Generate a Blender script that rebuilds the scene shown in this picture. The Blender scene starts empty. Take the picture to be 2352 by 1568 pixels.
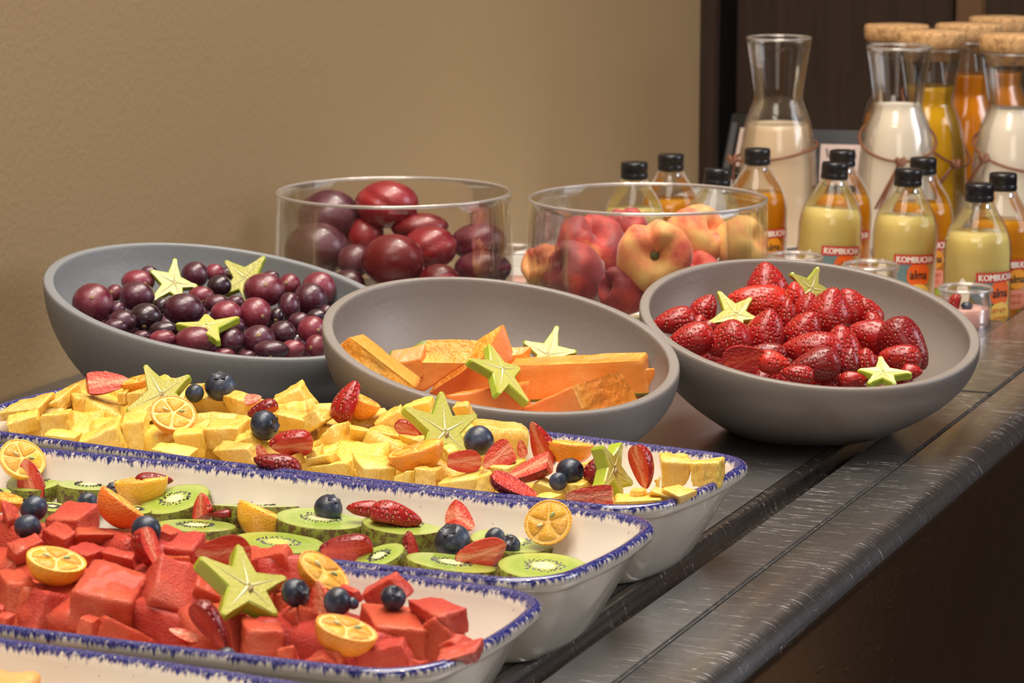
import bpy, bmesh, math, random
import numpy as np
from mathutils import Vector, Matrix, noise
random.seed(7)
C = bpy.context.scene.collection
sc = bpy.context.scene
R_ = math.radians
# ---------------------------------------------------------------- camera
FPX, PITCH, AZ = 6800.0, R_(10.22), R_(22.45)      # focal length in px of a 2352 px wide frame
TOP = 0.90                                          # height of the buffet counter
CAMZ = TOP + 0.4788
ca, sa = math.cos(AZ), math.sin(AZ)
def W2(x, y): return (x * ca - y * sa, x * sa + y * ca)
FWD = Vector((-sa * math.cos(PITCH), ca * math.cos(PITCH), -math.sin(PITCH)))
RIGHT = Vector((ca, sa, 0)); UP = RIGHT.cross(FWD)
CAM = Vector((0, 0, CAMZ))
cd = bpy.data.cameras.new('camera'); cam = bpy.data.objects.new('camera', cd); C.objects.link(cam)
cd.sensor_width = 36.0; cd.lens = FPX / 2352 * 36.0; cd.clip_start = .05; cd.clip_end = 60
cam.matrix_world = Matrix((RIGHT, UP, -FWD)).transposed().to_4x4(); cam.location = CAM
cd.dof.use_dof = True; cd.dof.focus_distance = 2.0; cd.dof.aperture_fstop = 21
sc.camera = cam
# ---------------------------------------------------------------- light
wd = bpy.data.worlds.new('world'); sc.world = wd; wd.use_nodes = True
wd.node_tree.nodes['Background'].inputs[0].default_value = (1.0, .90, .78, 1)
wd.node_tree.nodes['Background'].inputs[1].default_value = .10
def area(name, loc, target, sx, sy, power, col, spread=180):
    l = bpy.data.lights.new(name, 'AREA'); l.shape = 'RECTANGLE'; l.size = sx; l.size_y = sy
    l.energy = power; l.color = col; l.spread = R_(spread)
    o = bpy.data.objects.new(name, l); C.objects.link(o); o.location = loc
    o.rotation_euler = (Vector(target) - Vector(loc)).to_track_quat('-Z', 'Y').to_euler()
    return o
area('ceiling_light', (-.75, 2.1, 2.75), (-.75, 2.1, 0), .9, 2.6, 66, (1, .91, .80))
area('ceiling_light', (-.80, .50, 2.75), (-.8, .8, 0), 1.0, .30, 9, (1, .93, .84))
area('window_light', (1.9, 3.3, 2.1), (-.7, 2.0, 1.0), 1.5, 1.4, 36, (.86, .90, 1.0))
area('window_light', (.9, -1.2, 2.3), (-.8, 2.2, 1.0), 1.4, 1.2, 13, (1.0, .93, .84))
def spot(loc, power):
    l = bpy.data.lights.new('downlight', 'SPOT'); l.energy = power; l.color = (1, .86, .68); l.spot_size = R_(80); l.spot_blend = .6; l.shadow_soft_size = .04
    o = bpy.data.objects.new('downlight', l); C.objects.link(o); o.location = loc
    o.rotation_euler = (0, 0, 0)
for x, y in ((-1.0, 1.6), (-.55, 2.5), (-1.0, 3.3), (-.3, 1.4)): spot((x, y, 2.8), 16)
vs = sc.view_settings
vs.view_transform = 'Standard'; vs.look = 'None'; vs.exposure = 0; vs.gamma = 1; vs.use_curve_mapping = False

# ---------------------------------------------------------------- pixel helpers (photo frame 2352 x 1568)
ZM = {'A': (0, 820, 3.92), 'B': (560, 840, 3.92), 'C': (1100, 940, 3.564), 'D': (0, 1000, 3.92), 'E': (0, 1168, 3.92),
      'F': (500, 1168, 3.92), 'G': (900, 1100, 3.564), 'H': (400, 1080, 3.92), 'I': (100, 540, 3.178), 'J': (600, 380, 3.675),
      'K': (1180, 380, 3.675), 'L': (740, 620, 2.8), 'M': (1450, 570, 2.868), 'N': (1600, 0, 3.128), 'O': (1700, 320, 3.563), 'P': (0, 0, 1)}
def px(z, p): o = ZM[z]; return (o[0] + p[0] / o[2], o[1] + p[1] / o[2])
def ray(x, y): return FWD + RIGHT * ((x - 1176) / FPX) - UP * ((y - 784) / FPX)   # unit depth along FWD
def at(x, y, D): return CAM + ray(x, y) * D
def depth_on(x, y, p, n):
    r = ray(x, y); return (p - CAM).dot(n) / r.dot(n)
def hit_z(x, y, z): return at(x, y, depth_on(x, y, Vector((0, 0, TOP + z)), Vector((0, 0, 1))))
def vbasis(x, y):
    b = -ray(x, y).normalized(); r = UP.cross(b).normalized(); u = b.cross(r); return r, u, b
def vv(basis, v): return basis[0] * v[0] + basis[1] * v[1] + basis[2] * v[2]

# ---------------------------------------------------------------- object helpers
REG = []     # (object, noun phrase, photo x, photo y, landmark ref or None)
def tag(o, label=None, cat=None, group=None, kind=None):
    if label: o['label'] = label
    if cat: o['category'] = cat
    if group: o['group'] = group
    if kind: o['kind'] = kind
    return o
def link(name, me, parent=None, mtx=None):
    o = bpy.data.objects.new(name, me); C.objects.link(o)
    if mtx is not None: o.matrix_world = mtx
    if parent is not None: o.parent = parent
    return o
def empty(name, loc=(0, 0, 0), mtx=None):
    o = bpy.data.objects.new(name, None); C.objects.link(o); o.empty_display_size = .02
    if mtx is not None: o.matrix_world = mtx
    else: o.location = loc
    return o
def mesh(verts, faces, m, smooth=True, name='mesh'):
    me = bpy.data.meshes.new(name); me.from_pydata([tuple(v) for v in verts], [], faces)
    if m is not None: me.materials.append(m)
    if smooth: me.polygons.foreach_set('use_smooth', [True] * len(me.polygons))
    me.update(); return me
def fixn(me):
    bm = bmesh.new(); bm.from_mesh(me); bmesh.ops.recalc_face_normals(bm, faces=bm.faces); bm.to_mesh(me); bm.free(); return me
def frame(o, x, y, z):
    return Matrix(((x[0], y[0], z[0], o[0]), (x[1], y[1], z[1], o[1]), (x[2], y[2], z[2], o[2]), (0, 0, 0, 1)))
def lathe(prof, m, n=32, sx=1, sy=1, name='mesh', lump=0, seed=0, cap=True):
    vs_, fs = [], []
    for r, z in prof:
        if r < 1e-7: vs_.append([(0, 0, z)])
        else: vs_.append([(r * sx * math.cos(2 * math.pi * i / n), r * sy * math.sin(2 * math.pi * i / n), z) for i in range(n)])
    idx, V = [], []
    for ring in vs_:
        idx.append(range(len(V), len(V) + len(ring))); V += ring
    for a, b in zip(idx, idx[1:]):
        if len(a) == 1 and len(b) == 1: continue
        for i in range(n):
            j = (i + 1) % n
            if len(a) == 1: fs.append((a[0], b[j], b[i]))
            elif len(b) == 1: fs.append((a[i], a[j], b[0]))
            else: fs.append((a[i], a[j], b[j], b[i]))
    if lump:
        o = Vector((seed * 3.1, seed * 1.7, seed * .9)); s = max(abs(v[2]) for v in V) + .001
        V = [tuple(Vector(v) * (1 + lump * noise.noise(Vector(v) / s * 1.3 + o))) for v in V]
    return fixn(mesh(V, fs, m, True, name))
def tube(pts, rad, m, n=8, name='mesh', closed=False):
    P = [Vector(p) for p in pts]; V, F = [], []
    k = len(P); prev = None
    for i, p in enumerate(P):
        t = (P[(i + 1) % k] - P[i - 1]) if closed else (P[min(i + 1, k - 1)] - P[max(i - 1, 0)])
        t.normalize()
        a = prev - t * prev.dot(t) if prev is not None else t.orthogonal()
        a.normalize(); prev = a; b = t.cross(a)
        r = rad[i] if isinstance(rad, (list, tuple)) else rad
        V += [p + a * (r * math.cos(2 * math.pi * j / n)) + b * (r * math.sin(2 * math.pi * j / n)) for j in range(n)]
    for i in range(k if closed else k - 1):
        for j in range(n):
            F.append((i * n + j, i * n + (j + 1) % n, ((i + 1) % k) * n + (j + 1) % n, ((i + 1) % k) * n + j))
    if not closed: F.append(tuple(range(n - 1, -1, -1))); F.append(tuple((k - 1) * n + j for j in range(n)))
    return mesh(V, F, m, True, name)
def boxm(x0, x1, y0, y1, z0, z1, m, bev=0, seg=2):
    bm = bmesh.new(); bmesh.ops.create_cube(bm, size=1)
    for v in bm.verts: v.co = Vector(((x0 + x1) / 2 + v.co.x * (x1 - x0), (y0 + y1) / 2 + v.co.y * (y1 - y0), (z0 + z1) / 2 + v.co.z * (z1 - z0)))
    if bev: bmesh.ops.bevel(bm, geom=bm.edges[:], offset=bev, segments=seg, affect='EDGES')
    me = bpy.data.meshes.new('box'); bm.to_mesh(me); bm.free(); me.materials.append(m); return me

# ---------------------------------------------------------------- materials
class NT:
    def __init__(s, name):
        s.m = bpy.data.materials.new(name); s.m.use_nodes = True; s.t = s.m.node_tree; s.b = s.t.nodes['Principled BSDF']; s.out = s.t.nodes['Material Output']
    def n(s, typ, ins=None, **kw):
        d = s.t.nodes.new('ShaderNode' + typ)
        for k, v in kw.items(): setattr(d, k, v)
        for k, v in (ins or {}).items(): s.set(d.inputs[k], v)
        return d
    def set(s, sock, v):
        if isinstance(v, bpy.types.NodeSocket): s.t.links.new(v, sock)
        elif isinstance(v, bpy.types.Node): s.t.links.new(v.outputs[0], sock)
        elif isinstance(v, (tuple, list)) and sock.type == 'RGBA': sock.default_value = (*v[:3], 1)
        else: sock.default_value = v
    def P(s, **kw):
        for k, v in kw.items(): s.set(s.b.inputs[k.replace('_', ' ')], v)
        return s
    def co(s, sc_=(1, 1, 1), out='Object'):
        t = s.n('TexCoord'); return s.n('Mapping', {0: t.outputs[out], 3: sc_})
    def noise(s, scale=5, detail=3, rough=.5, vec=None, dist=0): return s.n('TexNoise', {'Scale': scale, 'Detail': detail, 'Roughness': rough, 'Distortion': dist, **({'Vector': vec} if vec else {'Vector': s.co()})})
    def ramp(s, fac, stops, interp='LINEAR'):
        r = s.n('ValToRGB', {0: fac}); r.color_ramp.interpolation = interp; e = r.color_ramp.elements
        while len(e) < len(stops): e.new(.5)
        for q, (p, c) in zip(e, stops): q.position = p; q.color = (*c, 1) if isinstance(c, tuple) else (c, c, c, 1)
        return r
    def mix(s, f, a, b, mode='MIX'):
        d = s.n('Mix', data_type='RGBA', blend_type=mode); s.set(d.inputs[0], f); s.set(d.inputs[6], a); s.set(d.inputs[7], b); return d.outputs[2]
    def math(s, op, a, b=0.0, c=0.0, clamp=False):
        d = s.n('Math', operation=op, use_clamp=clamp); s.set(d.inputs[0], a); s.set(d.inputs[1], b); s.set(d.inputs[2], c); return d.outputs[0]
    def bump(s, h, dist=.001, strength=1.0): d = s.n('Bump', {'Height': h, 'Distance': dist, 'Strength': strength}); s.P(Normal=d); return d
    def rnd(s): return s.n('ObjectInfo').outputs['Random']
    def hsv(s, col, h=.5, sat=1.0, v=1.0): return s.n('HueSaturation', {'Hue': h, 'Saturation': sat, 'Value': v, 'Color': col}).outputs[0]
M = {}
def simple(key, col, rough=.5, metal=0, coat=0, sss=0, spec=.5, bump=None):
    t = NT(key); t.P(Base_Color=col, Roughness=rough, Metallic=metal, Coat_Weight=coat)
    t.b.inputs['Specular IOR Level'].default_value = spec
    if sss: t.P(Subsurface_Weight=sss, Subsurface_Radius=(1, .5, .3), Subsurface_Scale=.004)
    if bump: t.bump(t.noise(bump[0], 4), bump[1])
    M[key] = t.m; return t
# setting
t = NT('tan plaster'); n1 = t.noise(1.2, 3); t.P(Base_Color=t.ramp(n1, [(.3, (.290, .196, .098)), (.7, (.312, .214, .110))]), Roughness=.6); t.bump(t.noise(160, 3), .0004); M['wall'] = t.m
t = NT('dark wood'); n1 = t.noise(6, 5, .6, t.co((14, 14, .6))); t.P(Base_Color=t.ramp(n1, [(.3, (.020, .0105, .006)), (.7, (.035, .019, .011))]), Roughness=.6, Specular_IOR_Level=.25); M['wood'] = t.m
simple('black gap', (.004, .003, .003), .7); simple('brown metal strip', (.22, .13, .08), .3, .7)
simple('dark floor', (.14, .09, .055), .35)
def steel(key, col, rough, axis):
    t = NT(key); v = (5, 900, 40) if axis == 'x' else (900, 5, 40)
    grain = t.noise(1, 3, .6, t.co(v)); blot = t.noise(4, 3, .5)
    scr = None
    for k, (a, b) in enumerate(((900, 14), (16, 700), (600, 30))):
        mp = t.co((a, b, 10)); mp.inputs[2].default_value = (0, 0, .5 + k * .9)
        q = t.ramp(t.noise(1.0 + k * .4, 2, .5, mp), [(.645, 0.0), (.67, 1.0)])
        scr = q.outputs[0] if scr is None else t.mix(1, scr, q.outputs[0], 'ADD')
    t.P(Metallic=1, Base_Color=t.mix(t.math('MULTIPLY', blot, .5), col, tuple(c * .85 for c in col)),
        Roughness=t.math('ADD', t.math('MULTIPLY', blot, .06), t.math('ADD', t.math('MULTIPLY', grain, .04), rough - .02)))
    h = t.math('ADD', t.math('MULTIPLY', grain, .055), t.math('MULTIPLY', scr, -.9))
    t.bump(h, .00022, .7); M[key] = t.m
steel('brushed steel', (.47, .46, .46), .24, 'x'); steel('smooth steel', (.36, .33, .30), .2, 'y'); steel('steel plate', (.27, .26, .262), .34, 'x'); steel('steel front', (.40, .30, .22), .24, 'x')
t = NT('crushed ice'); t.P(Base_Color=(.85, .84, .82), Roughness=.25, Transmission_Weight=.15); t.bump(t.noise(120, 4), .003); M['ice'] = t.m
# tableware
t = NT('cream glaze with blue rim')
tc = t.n('TexCoord'); sp = t.n('SeparateXYZ', {0: tc.outputs['Object']})
st = t.noise(1, 2, .6, t.co((430, 430, 40))); st2 = t.noise(1, 3, .7, t.co((900, 900, 70)))
edge = t.math('SUBTRACT', .0566, t.math('MULTIPLY', t.math('SUBTRACT', st, .42), .012))
f = t.math('MULTIPLY', t.math('SUBTRACT', sp.outputs[2], edge), 420, clamp=True)
f2 = t.math('MULTIPLY', f, t.ramp(st2, [(.25, .72), (.50, 1.0)]))
spk = t.n('TexVoronoi', {'Vector': t.co((1, 1, 1)), 'Scale': 150}); dots = t.math('MULTIPLY', t.math('LESS_THAN', spk.outputs['Distance'], .10), t.math('GREATER_THAN', t.n('SeparateColor', {0: spk.outputs['Color']}).outputs[0], .78))
base = t.mix(t.math('MULTIPLY', dots, .6), (.73, .67, .59), (.12, .12, .28))
t.P(Base_Color=t.mix(f2, base, t.ramp(st2, [(.3, (.022, .032, .27)), (.65, (.007, .009, .10))]).outputs[0]), Roughness=.09, Coat_Weight=.5, Coat_Roughness=.03)
t.bump(t.noise(45, 2), .0003); M['glaze'] = t.m
for key, c in (('cool grey bowl', (.215, .225, .238)), ('taupe grey bowl', (.225, .198, .183)), ('warm grey bowl', (.225, .194, .174))):
    t = NT(key); t.P(Base_Color=t.mix(t.noise(18, 4), c, tuple(q * .9 for q in c)), Roughness=.42); t.bump(t.noise(220, 3), .0002); M[key] = t.m
def glassm(key, tint, edge_=.5, refl=.9):
    t = NT(key); t.t.nodes.remove(t.b)
    lw = t.n('LayerWeight', {'Blend': .22}); fr = t.n('Fresnel', {'IOR': 1.45})
    tr = t.n('BsdfTransparent', {0: t.mix(t.math('POWER', lw.outputs['Facing'], 5), tint, tuple(c * edge_ for c in tint))})
    gl = t.n('BsdfGlossy', {0: (1, 1, 1), 'Roughness': .03})
    mx = t.n('MixShader', {0: t.math('MULTIPLY', fr, refl), 1: tr, 2: gl}); t.t.links.new(mx.outputs[0], t.out.inputs[0]); M[key] = t.m
glassm('clear glass', (.985, .975, .965), .80, .6); glassm('bottle glass', (.985, .975, .96), .82, .75)
def liquid(key, col, clear=.0, rough=.12, sss=.3):
    t = NT(key); t.P(Base_Color=col, Roughness=rough, Subsurface_Weight=sss, Subsurface_Radius=(1, .7, .4), Subsurface_Scale=.012)
    if clear:
        tr = t.n('BsdfTransparent', {0: tuple(min(1, c * 1.15 + .05) for c in col)}); mx = t.n('MixShader', {0: clear, 1: t.b.outputs[0], 2: tr}); t.t.links.new(mx.outputs[0], t.out.inputs[0])
    M[key] = t.m
liquid('milk', (.93, .86, .74)); liquid('oat milk', (.86, .70, .50)); liquid('yellow juice', (.86, .50, .012), .0); liquid('orange juice', (.86, .31, .008), .0)
liquid('pale kombucha', (.96, .78, .30), .06); liquid('amber kombucha', (.86, .40, .015), .22); liquid('pink yogurt', (.78, .46, .42))
simple('black cap', (.012, .011, .013), .28); simple('leather cord', (.17, .06, .025), .5)
t = NT('cork'); nn = t.noise(150, 4, .7); t.P(Base_Color=t.ramp(nn, [(.3, (.20, .09, .03)), (.55, (.55, .32, .14)), (.8, (.66, .42, .2))]), Roughness=.85); t.bump(nn, .001); M['cork'] = t.m
for k, c in (('red print', (.52, .035, .025)), ('white print', (.85, .78, .68)), ('orange print', (.80, .12, .012)), ('amber print', (.78, .30, .015)), ('black print', (.02, .015, .012)), ('yellow print', (.83, .52, .10)), ('green print', (.02, .22, .06)), ('lime print', (.28, .42, .01)), ('teal print', (.13, .21, .22)), ('pink print', (.75, .26, .16)), ('red text print', (.62, .10, .04)), ('clear print', (.86, .80, .66)), ('paper', (.55, .42, .38)), ('dark print', (.12, .07, .06)), ('black frame', (.012, .011, .012)), ('grey side', (.07, .068, .072))): simple(k, c, .45)
# fruit
def pulp(key, c0, c1, c2, grain=260, depth=.0006, rough=.32, sss=.25, rad=(1, .35, .2), stretch=(1, 1, 1), big=0.0, coat=0.25):
    t = NT(key); v = t.co(stretch); n1 = t.noise(26, 3, .55, v); n2 = t.noise(grain, 3, .6, v)
    col = t.ramp(n1, [(.32, c0), (.52, c1), (.75, c2)]).outputs[0]
    col = t.hsv(col, t.math('ADD', t.math('MULTIPLY', t.rnd(), .018), .491), 1, t.math('ADD', t.math('MULTIPLY', t.rnd(), .22), .87))
    t.P(Base_Color=t.mix(t.math('MULTIPLY', n2, .25), col, c2), Roughness=t.math('ADD', t.math('MULTIPLY', n2, .25), rough - .1), Subsurface_Weight=sss, Subsurface_Radius=rad, Subsurface_Scale=.006, Coat_Weight=coat, Coat_Roughness=.15)
    h = t.math('ADD', n2, t.math('MULTIPLY', n1, 1.5 + big)); h = t.math('ADD', h, t.math('MULTIPLY', t.noise(grain * 2.6, 2, .6, v), .45)); t.bump(h, depth); M[key] = t.m
pulp('watermelon flesh', (.63, .034, .013), (.75, .076, .030), (.82, .19, .10), 640, .0024, .42, .25, (1, .35, .2), (1, 1, 1), 0, .22)
pulp('pineapple flesh', (.79, .42, .028), (.87, .57, .085), (.90, .71, .27), 210, .0022, .34, .25, (1, .8, .3), (1, 1, .35))
pulp('papaya flesh', (.82, .22, .025), (.88, .28, .045), (.90, .38, .10), 200, .0003, .35, .25, (1, .5, .2))
pulp('papaya cavity', (.78, .19, .006), (.90, .33, .02), (.94, .55, .14), 130, .0030, .42, .2, (1, .5, .2), (1, 1, .4), 1.5, 0)
pulp('melon flesh', (.84, .42, .09), (.88, .47, .12), (.9, .5, .16), 150, .0006)
simple('papaya rind', (.20, .27, .05), .4)
def berry(key, c0, c1, seedc, sz):
    t = NT(key); v = t.n('TexVoronoi', {'Vector': t.co(), 'Scale': 1 / sz, 'Randomness': .55}); d = v.outputs['Distance']; n1 = t.noise(60, 3)
    col = t.mix(n1, c0, c1); sd = t.math('LESS_THAN', d, .14)
    t.P(Base_Color=t.mix(t.math('MULTIPLY', sd, .8), col, seedc), Roughness=.30, Subsurface_Weight=.08, Subsurface_Radius=(1, .15, .1), Subsurface_Scale=.003, Coat_Weight=.18, Coat_Roughness=.14)
    t.bump(t.math('SUBTRACT', t.ramp(d, [(.14, 0.0), (.48, 1.0)], 'EASE'), t.math('MULTIPLY', sd, -.5)), .0013); M[key] = t.m
berry('strawberry skin', (.27, .005, .006), (.44, .012, .010), (.80, .44, .12), .0034)
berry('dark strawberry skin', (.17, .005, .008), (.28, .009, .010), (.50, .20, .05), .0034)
berry('bright strawberry skin', (.46, .012, .010), (.62, .032, .014), (.70, .36, .08), .0034)
def cutface(key, core, mid, rim):
    t = NT(key); tc = t.n('TexCoord'); s = t.n('SeparateXYZ', {0: tc.outputs['Object']})
    r = t.math('ABSOLUTE', s.outputs[1]); st = t.noise(1, 3, .6, t.co((60, 420, 90)))
    rr = t.math('ADD', t.math('MULTIPLY', r, 62), t.math('MULTIPLY', t.math('SUBTRACT', st, .5), .75))
    t.P(Base_Color=t.ramp(rr, [(-.0, core), (.26, mid), (.8, rim)]), Roughness=.42, Subsurface_Weight=.15, Subsurface_Radius=(1, .25, .15), Subsurface_Scale=.004, Coat_Weight=.08)
    t.bump(t.math('ADD', st, t.noise(500, 2)), .0012); M[key] = t.m
cutface('strawberry flesh', (.80, .30, .17), (.68, .060, .026), (.50, .012, .008)); cutface('red strawberry flesh', (.58, .05, .02), (.46, .016, .009), (.32, .006, .006))
t = NT('blueberry skin'); n1 = t.noise(130, 4, .6); n2 = t.noise(40, 3)
t.P(Base_Color=t.ramp(t.math('ADD', t.math('MULTIPLY', n1, .5), t.math('MULTIPLY', n2, .5)), [(.38, (.010, .012, .022)), (.55, (.028, .040, .075)), (.68, (.075, .105, .175))]), Roughness=.38, Coat_Weight=.15); t.bump(n1, .0003); M['blueberry'] = t.m
simple('blueberry crown', (.035, .03, .045), .6); simple('blueberry scar', (.30, .17, .10), .7)
t = NT('kumquat peel'); v = t.n('TexVoronoi', {'Vector': t.co(), 'Scale': 620}); n1 = t.noise(30, 2)
oi = t.n('ObjectInfo'); t.P(Base_Color=t.mix(t.math('MULTIPLY', n1, .4), oi.outputs['Color'], t.hsv(oi.outputs['Color'], .5, .92, 1.1)), Roughness=.3, Subsurface_Weight=.15, Subsurface_Radius=(1, .5, .1), Subsurface_Scale=.003, Coat_Weight=.3)
t.bump(t.ramp(v.outputs['Distance'], [(.1, 1.0), (.5, 0.0)]), .0004); M['kumquat peel'] = t.m
simple('kumquat pith', (.88, .52, .13), .4, sss=.2, bump=(300, .0004)); pulp('kumquat pulp', (.82, .32, .008), (.88, .42, .02), (.92, .56, .09), 500, .0014, .2); simple('kumquat seed', (.62, .56, .30), .4); simple('green seed', (.30, .37, .15), .4); simple('stem end', (.30, .22, .06), .7)
t = NT('kiwi flesh'); tc = t.n('TexCoord'); s = t.n('SeparateXYZ', {0: tc.outputs['Generated']})
ux = t.math('MULTIPLY', t.math('SUBTRACT', s.outputs[0], .5), 2); uy = t.math('MULTIPLY', t.math('SUBTRACT', s.outputs[1], .5), 2)
rad = t.math('SQRT', t.math('ADD', t.math('MULTIPLY', ux, ux), t.math('MULTIPLY', uy, uy))); ang = t.math('ARCTAN2', uy, ux)
cv = t.n('CombineXYZ', {0: t.math('MULTIPLY', ang, 7), 1: t.math('MULTIPLY', rad, 1.2)}); st = t.noise(2.4, 3, .6, cv.outputs[0])
rr = t.math('ADD', rad, t.math('MULTIPLY', t.math('SUBTRACT', st, .5), .28))
t.P(Base_Color=t.ramp(rr, [(.16, (.62, .62, .30)), (.34, (.36, .46, .10)), (.62, (.30, .42, .055)), (.88, (.40, .48, .11)), (1, (.30, .38, .06))]), Roughness=.26, Subsurface_Weight=.25, Subsurface_Radius=(.5, 1, .2), Subsurface_Scale=.004, Coat_Weight=.4); t.bump(t.noise(400, 2), .0004); M['kiwi flesh'] = t.m
simple('kiwi core', (.66, .62, .36), .45, sss=.2, bump=(300, .0003)); simple('kiwi seed', (.015, .010, .010), .25)
t = NT('kiwi peel'); n1 = t.noise(240, 4, .7); t.P(Base_Color=t.ramp(n1, [(.42, (.10, .05, .012)), (.52, (.17, .19, .018)), (.7, (.26, .29, .03))]), Roughness=.5, Subsurface_Weight=.1, Subsurface_Scale=.003); t.bump(n1, .0006); M['kiwi peel'] = t.m
simple('kiwi fuzz', (.34, .20, .07), .7)
def star(key, c0, c1):
    t = NT(key); n1 = t.noise(30, 3); n2 = t.noise(380, 2); t.P(Base_Color=t.mix(n1, c0, c1), Roughness=.27, Subsurface_Weight=.3, Subsurface_Radius=(.8, 1, .3), Subsurface_Scale=.005, Coat_Weight=.35); t.bump(n2, .0004); M[key] = t.m
star('star fruit flesh', (.48, .48, .085), (.60, .56, .17)); star('star fruit skin', (.33, .44, .022), (.46, .53, .045)); star('star fruit vein', (.66, .63, .26), (.7, .67, .32)); simple('star seed', (.30, .20, .09), .35)
def round_fruit(key, stops, rough, bloom, coat=.3, sc_=35):
    t = NT(key); n1 = t.noise(sc_, 3, .5); n2 = t.noise(sc_ * 2.6, 4, .6)
    t.P(Base_Color=t.mix(t.ramp(n2, [(.48, 0.0), (.72, .42)]), t.hsv(t.ramp(n1, stops).outputs[0], .5, 1, t.math('ADD', t.math('MULTIPLY', t.rnd(), .5), .75)), bloom), Roughness=t.ramp(n2, [(.4, rough), (.7, rough + .22)]), Subsurface_Weight=.1, Subsurface_Radius=(1, .3, .3), Subsurface_Scale=.003, Coat_Weight=coat, Coat_Roughness=.12); t.bump(t.noise(300, 2), .0001); M[key] = t.m
round_fruit('dark grape', [(.35, (.030, .006, .014)), (.6, (.085, .014, .028))], .2, (.22, .14, .22)); round_fruit('red grape', [(.35, (.10, .010, .022)), (.65, (.24, .03, .05))], .22, (.34, .16, .22)); round_fruit('black grape', [(.35, (.012, .005, .010)), (.6, (.035, .010, .016))], .14, (.13, .09, .14), .4)
round_fruit('dark plum', [(.35, (.045, .009, .020)), (.62, (.11, .014, .026))], .26, (.25, .15, .20), .3, 14); round_fruit('red plum', [(.35, (.12, .006, .014)), (.62, (.25, .012, .016))], .24, (.38, .10, .11), .3, 14)
simple('fruit scar', (.33, .20, .09), .7); simple('peach stem', (.10, .11, .03), .8)
t = NT('peach skin'); n1 = t.noise(16, 4, .55, None, .6); n2 = t.noise(90, 4, .6)
f = t.math('ADD', t.math('SUBTRACT', t.math('MULTIPLY', n1, 1.25), .25), t.math('ADD', t.math('MULTIPLY', n2, .25), t.math('SUBTRACT', t.math('MULTIPLY', t.n('ObjectInfo').outputs['Alpha'], .8), .4)))
t.P(Base_Color=t.ramp(f, [(.24, (.24, .030, .035)), (.42, (.55, .060, .045)), (.56, (.76, .25, .10)), (.76, (.84, .54, .17))]), Roughness=.6, Sheen_Weight=.25, Sheen_Roughness=.4); t.bump(n2, .0003); M['peach'] = t.m
# ================================================================ setting
WALLX = W2(*[(hit_z(0, 918, 0) - CAM).dot(v) for v in (RIGHT, Vector((-sa, ca, 0)))])[0]
SEAM, EDGE, WELLX = -.5506, -.499, hit_z(2300, 747, 0).x
ENDY = hit_z(1612, 377, 0).y
Y0 = .35
def struct(name, me, parent=None):
    o = link(name, me, parent)
    if parent is None: o['kind'] = 'structure'
    return o
struct('floor', boxm(-3, 5, -3, 7, -.05, 0, M['dark floor']))
struct('wall_left', boxm(WALLX - .12, WALLX, -2.5, ENDY, 0, 2.95, M['wall']))
struct('trim_1', boxm(WALLX - .12, WALLX + .022, ENDY, ENDY + .02, 0, 2.95, M['wood'], .002))
struct('wall_back', boxm(WALLX - .3, 4.8, ENDY + .30, ENDY + .40, 0, 2.95, M['black gap']))
pan = empty('wood_panelling', (0, ENDY + .1, 0)); tag(pan, 'dark brown wood panelling standing behind the far end of the buffet', 'panelling')
xa = hit_z(1690, 377, 0).x + .01; 
def xat(p, y): r = ray(p, 200); return CAM.x + r.x * (y - CAM.y) / r.y
xb, xc = xat(2190, ENDY + .12), xat(2262, ENDY + .12)
xa = xat(1690, ENDY + .10)
pan.location = (0, 0, 0)
struct('board', boxm(xa, xb, ENDY + .10, ENDY + .14, 0, 2.95, M['wood'], .003), pan)
struct('metal_strip', boxm(xb + .002, xc, ENDY + .11, ENDY + .14, 0, 2.95, M['brown metal strip'], .004), pan)
struct('board', boxm(xc + .002, 2.5, ENDY + .10, ENDY + .14, 0, 2.95, M['wood'], .003), pan)
# ---------------------------------------------------------------- buffet counter
ctr = empty('buffet_counter', (-.9, 2.2, 0)); tag(ctr, 'long stainless steel buffet counter running along the tan wall', 'counter')
def cpart(name, me): o = link(name, me); o.parent = ctr; o.matrix_parent_inverse = Matrix.Translation((.9, -2.2, 0)); return o
YE = ENDY + .09
def strip(x0, x1, y0, y1, z0, z1, m, bev=.0015): return boxm(x0, x1, y0, y1, TOP + z0, TOP + z1, m, bev)
GX = SEAM - .0615                                   # lip of the dished plate the trays stand on
WY = 2.735                                         # near edge of the sunken well
cpart('top_plate', strip(WALLX + .001, GX - .006, Y0, WY - .004, -.03, 0, M['steel plate']))
# dished gutter between plate and rail: profile extruded along the counter
def extrude(prof, y0, y1, m, name='p'):
    n = len(prof); V = [(x, y0, TOP + z) for x, z in prof] + [(x, y1, TOP + z) for x, z in prof]
    F = [(i, i + 1, n + i + 1, n + i) for i in range(n - 1)]
    me = mesh(V, F, m, True, name); return me
_arc = [(GX - .006 - .004 + .004 * math.sin(a), -.004 + .004 * math.cos(a) + .0035) for a in np.linspace(0, math.pi / 2, 6)]
gut = [(GX - .0065, -.0002), (GX - .004, -.0003), (GX - .0015, -.0012), (GX, -.003), (GX + .001, -.006), (GX + .003, -.012), (GX + .008, -.0145), (GX + .015, -.0145), (GX + .0185, -.0125), (GX + .0205, -.006), (GX + .0215, -.001), (GX + .0225, .0006)]
WXE = WELLX
cpart('gutter', extrude(gut, Y0, WY + .15, M['smooth steel']))
cpart('inner_rail', strip(GX + .0215, SEAM - .0017, Y0, WY - .36, -.03, .0012, M['brushed steel']))
cpart('inner_rail', strip(WXE, SEAM - .0017, WY - .358, YE, -.03, .0016, M['brushed steel']))
r_ = .016
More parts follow.
